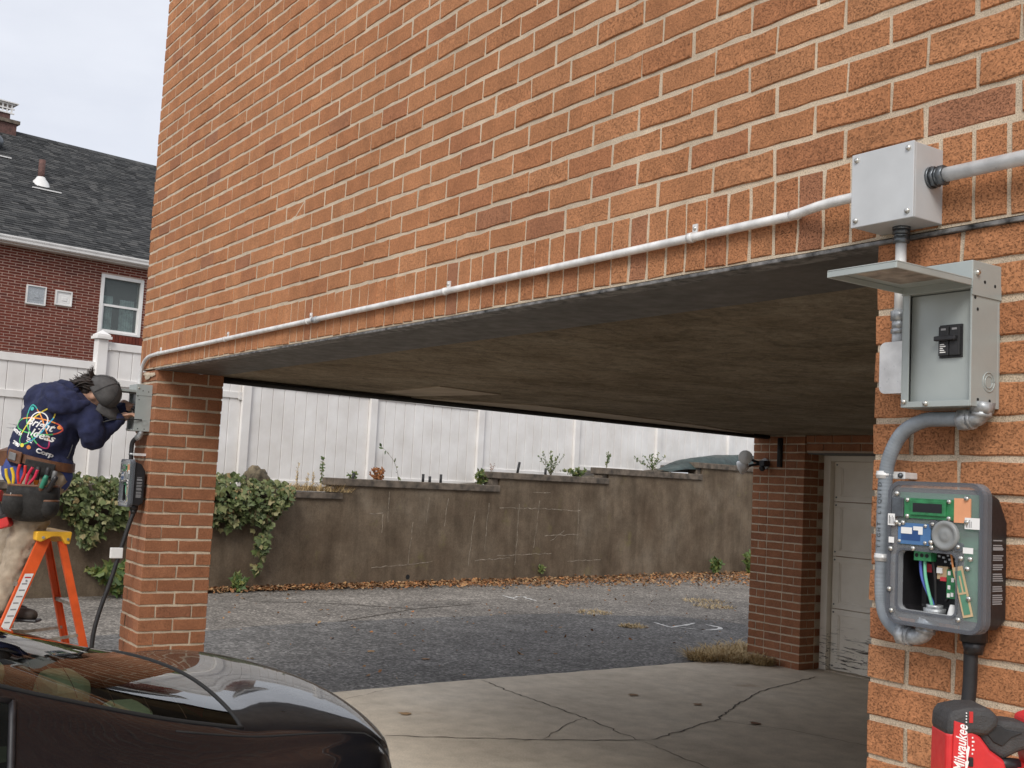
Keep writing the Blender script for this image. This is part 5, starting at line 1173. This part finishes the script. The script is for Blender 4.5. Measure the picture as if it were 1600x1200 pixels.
# belt, pouches
bp = [Vector((.11+.178*math.cos(a), -.005+.178*math.sin(a), 1.652-.205*.178*math.cos(a)*1.0)) for a in np.linspace(0, 2*math.pi, 41)]
b = MB()
vs = []
for p in bp:
    o = Vector((p.x-.11, p.y+.005, 0)).normalized(); vs += [p+Vector((0, 0, .028)), p+o*.010+Vector((0, 0, .026)), p+o*.010-Vector((0, 0, .026)), p-Vector((0, 0, .028))]
b.add(vs, [(i*4+k, (i+1)*4+k, (i+1)*4+k+1, i*4+k+1) for i in range(40) for k in range(3)]); bt = b.build('tool_belt', m_leather, pe)
def on_belt(adeg, out=.0, dz=0): a = R(adeg); return Vector((.11+(.185+out)*math.cos(a), -.005+(.185+out)*math.sin(a), 1.652-.036*math.cos(a)+dz))
def plate(name, adeg, w, h, th, m_, dz, par, out=.004, bev=.006):
    c = on_belt(adeg, out, dz); b = MB(); Mx = Matrix.Translation(c) @ Matrix.Rotation(R(adeg+90), 4, 'Z') @ Matrix.Rotation(R(9 if adeg < -60 else 6), 4, 'Y'); b.cb((0, 0, 0), (w, th, h), 0, Mx); return b.build(name, m_, par, bevel=bev)
plate('belt_pad', -122, .13, .075, .012, m_leather, .0, bt, .008); plate('buckle', -124, .07, .045, .008, m_buckle, .0, bt, .018); plate('pouch_plate', -72, .17, .085, .014, m_canvas, -.035, bt, .010)
def pouch(name, ac, w, d, z0, z1, m_, par, x=None):
    c = on_belt(ac, 0, 0); ax = R(ac); b = MB(); nr = 14; vs = []; U = Vector((-math.sin(ax), math.cos(ax), 0)); O_ = Vector((math.cos(ax), math.sin(ax), 0))
    lv = [(0, 1.0), (.25, 1.04), (.55, 1.03), (.8, .9), (.95, .72), (1, .5)]
    for f, sc in lv:
        for k in range(nr):
            a = math.pi*k/(nr-1); vs.append(Vector((c.x, c.y, z1+(z0-z1)*f))+U*(-w/2*math.cos(a)*sc)+O_*(d*max(0, math.sin(a))**.7*sc)+Vector((0, 0, -.12*(-math.cos(a))*w*0)))
    b.add(vs, [(i*nr+k, i*nr+k+1, (i+1)*nr+k+1, (i+1)*nr+k) for i in range(len(lv)-1) for k in range(nr-1)]+[tuple((len(lv)-1)*nr+k for k in range(nr))], 0, True); o = b.build(name, m_, par)
    sd_ = o.modifiers.new('s', 'SOLIDIFY'); sd_.thickness = .006
    b = MB(); b.tube(vs[:nr], .008, 8); b.build('pouch_binding', m_leather, o); return o, c, U, O_
pc, pcc, pU, pOt = pouch('pouch', -78, .275, .115, 1.30, 1.505, m_canvas, bt)
p2, *_ = pouch('front_pouch', -96, .155, .145, 1.315, 1.445, m_canvas, bt)
p3, *_ = pouch('front_pouch', -56, .12, .13, 1.325, 1.42, m_canvas, bt)
plate('pouch_clip', -96, .006, .04, .006, m_screw, -.215, bt, .145, .001); plate('belt_bag', -175, .12, .10, .05, m_leather, -.02, bt, .03)
# tools in the pouch: each one a thing of its own
def tool(kind, label, along, out, z0, lean, build, group=None):
    base = pcc+pU*along+pOt*out; wp = PO+PA*base.x+PB*base.y+Vector((0, 0, z0)); t = thing(kind, label, kind.split('_')[-1], wp, PR, group); t.rotation_euler = (R(lean[0]), R(lean[1]), PR); build(t); return t
def pliers(c1, tipm):
    def f(t):
        for s_ in (-1, 1):
            b = MB(); b.tube(bez([(0, 0, -.03), (s_*.012, 0, .02), (s_*.020, 0, .06), (s_*.016, 0, .105)], 5), [.007]*5+[.0095]*11, 8); b.build('handle', c1, t)
        b = MB(); b.tube([(0, 0, -.10), (0, 0, -.06), (0, 0, -.02)], [.004, .010, .011], 8); b.build('jaw', m_fit_d, t)
    return f
def driver(c1, c2):
    def f(t):
        b = MB(); b.lathe([(.001, .12), (.012, .118), (.0155, .10), (.014, .06), (.0155, .03), (.011, .012), (.009, 0)], (0, 0, 0), (0, 0, 1), 10); b.build('handle', c1, t)
        b = MB(); b.lathe([(.0158, .040), (.0162, .03), (.012, .014), (.009, 0)], (0, 0, 0), (0, 0, 1), 10); b.build('collar', c2, t)
        b = MB(); b.cyl((0, 0, 0), (0, 0, -.10), .004, n=8); b.build('shaft', m_fit_d, t)
    return f
m_yp = simple('yellow grip', (.75, .52, .03), .4); m_op = simple('orange grip', (.75, .19, .02), .4); m_gp = simple('green grip', (.03, .22, .14), .4); m_pinkred = simple('crimson grip', (.58, .02, .07), .4)
tool('pliers', 'yellow handled pliers in the tool pouch', -.112, .06, 1.50, (4, -14), pliers(m_yp, 0)); tool('pliers', 'bright red handled pliers beside the yellow pliers in the pouch', -.070, .07, 1.52, (2, 6), pliers(m_red, 0))
tool('pliers', 'crimson handled pliers in the middle of the pouch', -.025, .085, 1.51, (4, 24), pliers(m_pinkred, 0)); tool('screwdriver', 'black screwdriver with orange collar in the tool pouch', .018, .06, 1.50, (0, 4), driver(m_blackm, m_op))
tool('screwdriver', 'black screwdriver with green collar in the tool pouch', .062, .055, 1.50, (0, 10), driver(m_blackm, m_gp)); tool('screwdriver', 'all grey screwdriver at the end of the pouch', .105, .045, 1.48, (0, 6), driver(m_buckle, m_blackm))
tool('screwdriver', 'short green and brown screwdriver standing before the black ones', .045, .10, 1.46, (6, 22), driver(m_gp, m_leather)); tool('nut_driver', 'black nut driver lying low in the pouch', .085, .09, 1.465, (8, 30), driver(m_black, m_black))
# cordless drill on the belt
dt = thing('cordless_drill', 'red and black cordless drill hanging from the tool belt', 'drill', PO+PA*-.015+PB*-.21+Vector((0, 0, 1.27)), PR); dt.rotation_euler = (0, R(-14), PR)
b = MB(); b.tube(bez([(-.035, 0, .145), (-.012, 0, .125), (.0, 0, .09), (.006, 0, .05)], 6), [.026]*6+[.022]*13, 12); b.build('grip', m_tool_g, dt)
b = MB(); b.prism(rrect(.085, .075, .018, 4), (.012, -.032, .012), (1, 0, .12), (-.12, 0, 1), (0, .064, 0)); b.build('battery', m_red, dt, bevel=.006, fix=True)
b = MB(); b.prism(rrect(.09, .02, .008, 3), (.014, -.034, .040), (1, 0, .12), (-.12, 0, 1), (0, .068, 0)); b.build('battery_shoe', m_black, dt, bevel=.003, fix=True)
b = MB(); b.cyl((-.11, 0, .165), (.03, 0, .165), .032, .034, n=16); b.build('motor_body', m_red, dt, bevel=.005); b = MB(); b.cyl((-.155, 0, .165), (-.11, 0, .165), .018, .026, n=14); b.build('chuck', m_black, dt)
# wires the worker pulls from the far box
for k, pts in enumerate(([(.475, -.06, 1.905), (.53, -.05, 1.925), (.58, .02, 1.935), (.66, .10, 1.938)], )):
    t = thing('loose_wire', 'black wire pulled taut between the worker and the far breaker box', 'wire', PO+PA*.475+PB*-.06+Vector((0, 0, 1.905)), PR); b = MB(); b.tube([Vector(p)-Vector(pts[0]) for p in bez(pts, 6)], .004, 8); b.build('strand', m_rubber, t)
# back print, laid on the cloth
bm_ = bmesh.new(); bm_.from_mesh(hd.data); bvh = BVHTree.FromBMesh(bm_); bm_.free()
def on_back(x, z):
    h = bvh.ray_cast(Vector((x, -1, z)), Vector((0, 1, 0))); return (h[0]+h[1]*.0025) if h[0] is not None else Vector((x, -.17, z))
LC = Vector((.125, 0, 1.845)); LA = R(-20)
def lpos(u, v):
    u, v = u*1.12, v*1.12; return on_back(LC.x+u*math.cos(LA)-v*math.sin(LA), LC.z+u*math.sin(LA)+v*math.cos(LA))
def decal_text(txt, u, v, size, m_, rot=0, shear=0, bold=.0):
    vs, fs = text_mesh(txt, size, bold, shear, 1); c, s_ = math.cos(R(rot)), math.sin(R(rot)); b = MB(); b.add([lpos(u+x*c-y*s_, v+x*s_+y*c) for x, y, z in vs], fs); return b.build('print', m_, hd)
def decal_line(pts, w, m_):
    b = MB(); P = [Vector((a, c)) for a, c in pts]
    for p, q in zip(P, P[1:]):
        n = (q-p); n = Vector((-n.y, n.x)).normalized()*w/2; b.add([lpos(*(p-n)), lpos(*(p+n)), lpos(*(q+n)), lpos(*(q-n))], [(0, 1, 2, 3)])
    return b.build('print', m_, hd)
mt = [NT('teal print').done((.05, .45, .40), .7), NT('green print').done((.10, .50, .16), .7), NT('yellow print').done((.75, .62, .08), .7), NT('orange print').done((.80, .28, .06), .7), NT('red print').done((.62, .09, .06), .7), NT('magenta print').done((.62, .05, .17), .7), NT('blue print').done((.05, .40, .62), .7)]
def ell(rot, a0, a1, m_, A=.125, Bx=.042): decal_line([(A*math.cos(t)*math.cos(R(rot))-Bx*math.sin(t)*math.sin(R(rot)), .012+A*math.cos(t)*math.sin(R(rot))+Bx*math.sin(t)*math.cos(R(rot))) for t in np.linspace(R(a0), R(a1), 18)], .0065, m_)
for r_, cols in ((70, (mt[2], mt[2], mt[1], mt[6])), (15, (mt[4], mt[3], mt[1], mt[1])), (-45, (mt[5], mt[3], mt[0], mt[1]))):
    for q in range(4): ell(r_, -45+90*q, 45+90*q, cols[q])
for (u, v), c in (((-.075, .085), mt[0]), ((.105, .05), mt[3]), ((.01, -.105), mt[3]), ((-.03, -.11), mt[2])):
    b = MB(); b.add([lpos(u+.011*math.cos(a), v+.011*math.sin(a)) for a in np.linspace(0, 2*math.pi, 13)[:-1]], [tuple(range(12))]); b.build('print', c, hd)
decal_line([(.045*math.cos(a), .045+.045*math.sin(a)) for a in np.linspace(R(-35), R(215), 20)], .006, m_whitep)
decal_line([(-.037, .019), (-.022, -.03), (-.018, -.06), (.018, -.06), (.022, -.03), (.037, .019)], .005, m_whitep)
for v in (-.068, -.078): decal_line([(-.016, v), (.016, v)], .005, m_whitep)
decal_text('Bright', .012, .028, .058, m_whitep, 4, .3, .0012); decal_text('Ideas', .045, -.022, .058, m_whitep, 4, .3, .0012)
decal_text('Electric', -.105, -.055, .034, m_whitep, -6, 0, .0016); decal_text('Corp', .085, -.105, .034, m_whitep, 0, 0, .0016); decal_text('2980', -.07, -.118, .026, m_whitep, -4, 0, .0014)
# ------------------------------------------------------------------ red power tool on the near ladder
tl = thing('power_tool', 'red and black power tool with white lettering on the near ladder', 'power tool', TB+Vector((0, 0, 1.239)), PR)
K = .001; dzt = .0225
def tp(name, poly, y0, y1, m_, par=None, bev=.006): 
    b = MB(); b.prism([(x*K, z*K+dzt) for x, z in poly], (0, y0*K, 0), (1, 0, 0), (0, 0, 1), (0, (y1-y0)*K, 0)); return b.build(name, m_, par or tl, bevel=bev, seg=3, fix=True)
rb = tp('body', [(-34, -21), (-33, 62), (-30, 70), (6, 72), (20, 62), (36, 42), (58, 28), (60, 18), (56, -21)], -34, 34, m_milred, None, .007)
tp('top_housing', [(-34, 58), (-33, 92), (-24, 101), (0, 107), (26, 108), (41, 103), (48, 92), (48, 80), (30, 62), (5, 64)], -37, 37, m_tool_g, None, .012)
tp('handle', [(14, 66), (30, 90), (46, 86), (72, 87), (100, 84), (106, 60), (98, 45), (80, 38), (58, 26), (36, 40)], -24, 24, m_tool_g, None, .013)
tp('grip_inlay', [(30, 68), (36, 80), (52, 80), (62, 74), (88, 70), (70, 62), (56, 48), (42, 54)], -26.5, -22, m_blackm, None, .002)
tp('rear_housing', [(95, 92), (118, 100), (150, 98), (150, -21), (112, -21), (104, 20), (98, 50)], -30, 30, m_milred, None, .008)
tp('battery', [(58, -21), (66, 8), (82, 18), (112, 18), (112, -21)], -36, 36, m_milred, None, .006)
b = MB(); b.ball((.047, -.020, .012+dzt), (.017, .014, .018), 16); b.tube([(.045, -.018, .018+dzt), (.07, -.015, .02+dzt), (.085, -.012, .018+dzt)], [.012, .010, .011], 12); b.build('trigger', m_black, tl)
tp('switch', [(0, 18), (0, 32), (7, 32), (7, 18)], -37.5, -33, m_black, None, .0015)
lg = tp('name_plate', [(-24, 86), (-8, 82), (0, 8), (-26, 4)], -38.6, -33, m_milred, None, .001)
tp('plate_edge', [(-26, 4), (0, 8), (0, 6), (-26, 1)], -38.9, -33, m_black, None, 0)
tp('charge_window', [(-1, 84), (-1, 101), (5, 101), (5, 84)], -38.2, -36, m_red, None, .0005)
for k in range(4):
    b = MB(); b.cyl((-.0055, -.0375, .085*1+.0045*k+dzt), (-.0055, -.0384, .085+.0045*k+dzt), .0011, n=8); b.build('charge_light', m_whitep, tl)
vs, fs = text_mesh('Milwaukee', .0235, .0004, .35); b = MB(); Mx = Matrix.Translation((-.0135, -.0392, .045+dzt)) @ Matrix.Rotation(R(86), 4, 'Y').inverted() @ Matrix.Rotation(R(90), 4, 'X'); b.add(vs, fs, 0, False, Mx @ Matrix.Diagonal((.70, 1, 1, 1))); b.build('lettering', m_whitep, lg)
b = MB(); b.add([(x*K, -.0392, z*K+dzt) for x, z in ((-4, 72), (-3, 50), (0, 48), (-3, 28), (-1, 26), (-6, 6), (-7, 26), (-4.5, 27), (-6, 44), (-4, 46))], [tuple(range(10))]); b.build('lightning_stroke', m_whitep, lg)
for k in range(5): tp('fine_print', [(5, 36+6*k), (5, 38.5+6*k), (7+(k % 2)*2, 38.5+6*k), (7+(k % 2)*2, 36+6*k)], -34.6, -33, m_whitep, rb, 0)
# ------------------------------------------------------------------ plants and litter
rp_ = random.Random(11)
def leaf(b, p, nrm, up, l, w, fold=.25, lobes=True):
    n = nrm.normalized(); u = (up-n*up.dot(n)); u = u.normalized() if u.length > 1e-4 else frame((0,0,0), n)[0]; s_ = n.cross(u)
    if lobes: pts = [(0, 0), (.42, .08), (.5, .5), (.22, .62), (0, 1), (-.22, .62), (-.5, .5), (-.42, .08)]
    else: pts = [(0, 0), (.35, .3), (.4, .55), (0, 1), (-.4, .55), (-.35, .3)]
    vs = [p+s_*a*w+u*(c-.15)*l-n*abs(a)*fold*w for a, c in pts]; m = len(vs)//2
    b.add(vs, [tuple(range(0, m+1)), (0,)+tuple(range(m, len(vs)))])
def rv(s=1): return Vector((rp_.uniform(-1, 1), rp_.uniform(-1, 1), rp_.uniform(-1, 1)))*s
UP = Vector((0, 0, 1))
def ivy(label, s0, s1, hang, count, ztop, bulge=.22, name='ivy'):
    t = thing(name, label, 'ivy', WL((s0+s1)/2, -.02, 1.3)); O_ = WL((s0+s1)/2, -.02, 1.3); b = MB(); st = MB(); k = 0
    while k < count:
        s_ = rp_.uniform(s0, s1); f = (s_-s0)/(s1-s0); h = hang(s_)
        if h <= .02: continue
        z = ztop(s_)+.10-rp_.random()**.9*(h+.18); dep = ztop(s_)-z
        if rp_.random() < .15 and dep > h*.6: continue
        if math.sin(s_*17)*math.sin(z*15+s_*7) > .55: continue
        out = .05+bulge*max(0, math.sin(min(1, max(0, (dep+.12)/(h+.2)))*math.pi*.9))*rp_.uniform(.3, 1)
        o = -out if dep > -.02 else rp_.uniform(-.14, .25)
        p = WL(s_, o, z); nrm = N*1.0+UP*rp_.uniform(-.1, .9)+rv(.8); l = rp_.choice((.035, .05, .06, .075, .09, .115))*rp_.uniform(.85, 1.1)
        leaf(b, p-O_, nrm, -UP*.8+rv(.7), l, l*rp_.uniform(.8, 1.05)); k += 1
    b.build('foliage', m_ivy, t)
    for q in range(14):
        s_ = rp_.uniform(s0+.1, s1-.1); h = max(.1, hang(s_)); pts = [WL(s_+rp_.uniform(-.05, .05), .05-.12*min(1, i/2), ztop(s_)+.06-h*i/5)-O_ for i in range(6)]; st.tube(bez(pts, 3), .005, 5)
    st.build('stem', m_stem, t)
lob = lambda s_, c, w, d: d*math.exp(-((s_-c)/w)**2)
ivy('thick green ivy hanging over the retaining wall right of the far pillar', -.75, 1.12, lambda s_: .42+lob(s_, .15, .25, .18)+lob(s_, .68, .12, .28)+(.42 if .60 < s_ < .74 else 0)-lob(s_, 1.12, .18, .3), 2100, lambda s_: 1.40+.10*math.exp(-((s_-.2)/.5)**2))
ivy('leafy vine spilling over the retaining wall behind the worker', -2.35, -.72, lambda s_: .36+lob(s_, -1.75, .22, .34)+lob(s_, -1.15, .2, .22), 1700, lambda s_: 1.42+.06*math.sin(s_*5))
def weed(label, s_, o, z, h, n, spread, m_, name='weed', lf=.06, lean=(0, 0), dens=1.0, lobes=False, loc=None):
    P = loc if loc is not None else WL(s_, o, z); t = thing(name, label, 'weed' if name == 'weed' else 'plant', P); b = MB(); st = MB()
    for k in range(n):
        a = rp_.uniform(0, 6.28); r = spread*rp_.uniform(.2, 1); hh = h*rp_.uniform(.6, 1); top = Vector((math.cos(a)*r+lean[0], math.sin(a)*r+lean[1], hh)); mid = top*.5+Vector((0, 0, hh*.08))-Vector((lean[0]*.2, lean[1]*.2, 0))
        P_ = bez([(0, 0, 0), mid, top], 5); st.tube(P_, [.004*(1-.7*i/(len(P_)-1)) for i in range(len(P_))], 5)
        for i in range(2, len(P_)):
            for q in range(max(1, int(2*dens))):
                l = lf*rp_.uniform(.6, 1.15); leaf(b, P_[i]+rv(.012), N+UP*.5+rv(.8), rv(1)+UP*.3, l, l*.6, .2, lobes)
    b.build('leaves', m_, t); st.build('stem', m_stem, t); return t
weed('tall thin weed with a leafy tip leaning before the white fence', 3.42, .35, 1.52, .72, 1, .02, m_weed, lf=.085, lean=(-.05, -.33), dens=.9)
weed('rusty red dry weed at the foot of the fence on the second wall step', 2.95, .3, 1.50, .26, 9, .17, m_rustl, lf=.07)
weed('small green weed next to the rusty red one', 2.48, .3, 1.50, .18, 5, .1, m_weed)
for i, (s_, h, lb) in enumerate(((1.45, .40, 'thin dry stalk left of the upright green weed on the low step'), (1.72, .36, 'thin dry stalk just behind the grassy low wall step'), (1.62, .30, 'short dry stalk among the grass on the low wall step'))): weed(lb, s_, .25, 1.38, h, 2, .04, m_dryl, lf=.035)
weed('upright narrow green weed above the grassy low wall step', 1.90, .3, 1.42, .46, 2, .03, m_weed, lf=.05, dens=2)
weed('pale leafy weed before the end of the second wall step', 5.02, .2, 1.56, .30, 6, .12, m_weed, lf=.085)
weed('bare brown stalk behind the pale leafy weed', 5.35, .3, 1.6, .45, 3, .12, m_rustl, lf=.03)
weed('bushy dry green weed on the third wall step', 6.75, .25, 1.80, .42, 9, .25, m_weed, lf=.055)
weed('creeping yellow green plant along the third wall step', 7.35, .12, 1.80, .16, 14, .42, m_weed, lf=.065)
weed('small weed at the end of the third wall step', 8.30, .3, 2.0, .34, 4, .10, m_weed, lf=.05)
weed('sprawling grey green weed before the tarpaulin', 9.55, .2, 2.02, .34, 10, .38, m_weed, lf=.06)
weed('broad leafed green weed at the foot of the wall beside the rear pillar', 11.2, -.22, 0, .36, 8, .18, m_weed, lf=.13)
weed('taller green weed at the wall foot nearest the rear pillar', 12.25, -.3, 0, .42, 10, .25, m_weed, lf=.14, lobes=True)
weed('small bright weed sprouting from the wall face foot', 6.3, -.06, .12, .14, 4, .06, m_weed, lf=.07)
weed('yellow green weed at the wall foot right of the far pillar', .35, -.18, 0, .22, 6, .14, m_weed, lf=.12, lobes=True)
weed('bushy yellowing vine at the wall foot behind the ladder', -1.35, -.25, 0, .42, 14, .40, m_weed, lf=.13, lobes=True)
weed('low yellowing vine at the wall foot behind the far cable', -.75, -.25, 0, .30, 10, .35, m_weed, lf=.12, lobes=True)
weed('green weed in the asphalt joint beside the rear pillar', 0, 0, 0, .16, 6, .14, m_weed, lf=.10, loc=Vector((-4.15, 7.4, -.01)))
weed('trailing green weed beyond the rear pillar', 0, 0, 0, .22, 8, .22, m_weed, lf=.11, loc=Vector((-4.9, 8.9, -.01)))
weed('tiny green weed by the car at the foot of the far pillar', 0, 0, 0, .12, 5, .07, m_weed, lf=.07, loc=Vector((-2.45, .75, 0)))
# grass on the low wall step and soil lump
def grass(name, label, spots, h, m_, n, kindstuff=False, flat=.5):
    b = MB()
    for k in range(n):
        p, r = spots[rp_.randrange(len(spots))]; a = rp_.uniform(0, 6.28); q = p+Vector((math.cos(a), math.sin(a), 0))*r*math.sqrt(rp_.random()); hh = h*rp_.uniform(.4, 1.1); a = rp_.uniform(0, 6.28)
        d = Vector((math.cos(a), math.sin(a), 0)); e = q+d*hh*flat*rp_.uniform(.4, 1.6)+UP*hh*rp_.uniform(.25, 1); s_ = Vector((-d.y, d.x, 0))*.004; m1 = q.lerp(e, .55)+UP*hh*.16
        b.add([q-s_, q+s_, m1+s_*.8, m1-s_*.8, e], [(0, 1, 2, 3), (3, 2, 4)])
    return tag(b.build(name, m_), label, 'grass', kind='stuff')
grass('dry_grass', 'dry straw grass at the foot of the rear pillar', [(Vector((-3.95, 6.15, 0)), .24), (Vector((-4.1, 6.5, 0)), .25), (Vector((-3.75, 6.28, 0)), .2), (Vector((-3.5, 6.38, 0)), .12), (Vector((-4.2, 6.9, 0)), .2), (Vector((-3.88, 5.95, 0)), .14)], .13, m_dryl, 2600, flat=1.3)
grass('step_grass', 'dry grass on the low wall step', [(WL(s_, rp_.uniform(.0, .4), 1.38), .16) for s_ in np.arange(1.0, 2.2, .12)], .14, m_dryl, 900, flat=1.2)
grass('yellow_tufts', 'yellow grass tufts in the asphalt', [(Vector((-8.2, 10.2, -.01)), .35), (Vector((-7.6, 9.8, -.01)), .3), (Vector((-6.1, 6.95, -.005)), .16), (Vector((-7.4, 7.4, -.01)), .25), (Vector((-6.0, 9.6, -.01)), .4)], .05, m_dryl, 1100, flat=1.6)
b = MB(); vs = []; nu, nv = 18, 9
for i in range(nv+1):
    t_ = math.pi*i/nv
    for k in range(nu):
        a = 2*math.pi*k/nu; r = 1+.18*math.sin(3*a+2*t_)+.12*math.sin(7*a+i)+rp_.uniform(-.06, .06); vs.append(Vector((.17*math.sin(t_)*math.cos(a)*r, .2*math.sin(t_)*math.sin(a)*r, .2*math.cos(t_)*r)))
b.add(vs, [(i*nu+k, (i+1)*nu+k, (i+1)*nu+(k+1) % nu, i*nu+(k+1) % nu) for i in range(nv) for k in range(nu)], 0, True)
rk = b.build('rock', m_rock, None, fix=True); rk.scale = (.82, .82, .85); rk.location = WL(.80, .30, 1.50); tag(rk, 'rough lichened rock sitting in the ivy on the retaining wall', 'rock')
# leaf litter along the wall, a few single leaves further out
def litter(name, label, n, pos, size=(.035, .075)):
    b = MB()
    for k in range(n):
        p = pos(); l = rp_.uniform(*size); leaf(b, p, UP+rv(.7), rv(1), l, l*rp_.uniform(.5, .9), rp_.uniform(-.5, .5), rp_.random() < .5)
    return tag(b.build(name, m_litter), label, 'leaves', kind='stuff')
def band():
    s_ = rp_.uniform(-1, 14.5); wd = float(np.interp(s_, [-1, 1, 3.5, 7, 11, 14], [.12, .18, .40, 1.0, 1.7, 1.9])); o = -abs(rp_.gauss(0, .55))*wd-.02; return WL(s_, o, .012+.05*rp_.random()*math.exp(o*3))
litter('leaf_litter', 'brown fallen leaves drifted along the foot of the wall', 6800, band)
litter('scattered_leaves', 'fallen leaves scattered over the asphalt', 260, lambda: Vector((rp_.uniform(-10.5, -3.9), rp_.uniform(1.5, 11), .0)) , (.03, .06))
for x, y, lb in ((-5.37, 3.02, 'orange fallen leaf on the dark asphalt nearest the far pillar'), (-4.73, 3.27, 'orange fallen leaf near the concrete edge'), (-2.73, 4.03, 'flattened orange leaf by the long crack in the concrete'), (-2.70, 2.02, 'flattened orange leaf on the bare concrete slab'), (-2.13, 4.21, 'flattened orange leaf between the cracks'), (-1.58, 4.20, 'pale flattened leaf on the crossing cracks')):
    b = MB()
    for k in range(1): l = rp_.uniform(.08, .11); leaf(b, rv(.10)*Vector((1, 1, 0)).length*.0+Vector((rp_.uniform(-.07, .07), rp_.uniform(-.07, .07), .005+.003*k/4)), UP+rv(.05), rv(1)*1.0, l, l*.8, .02)
    o = b.build('fallen_leaf', m_flat_leaf if False else m_litter); o.location = (x, y, .002 if x > -3.6 else -.004); tag(o, lb, 'leaf', 'single leaves on the ground')
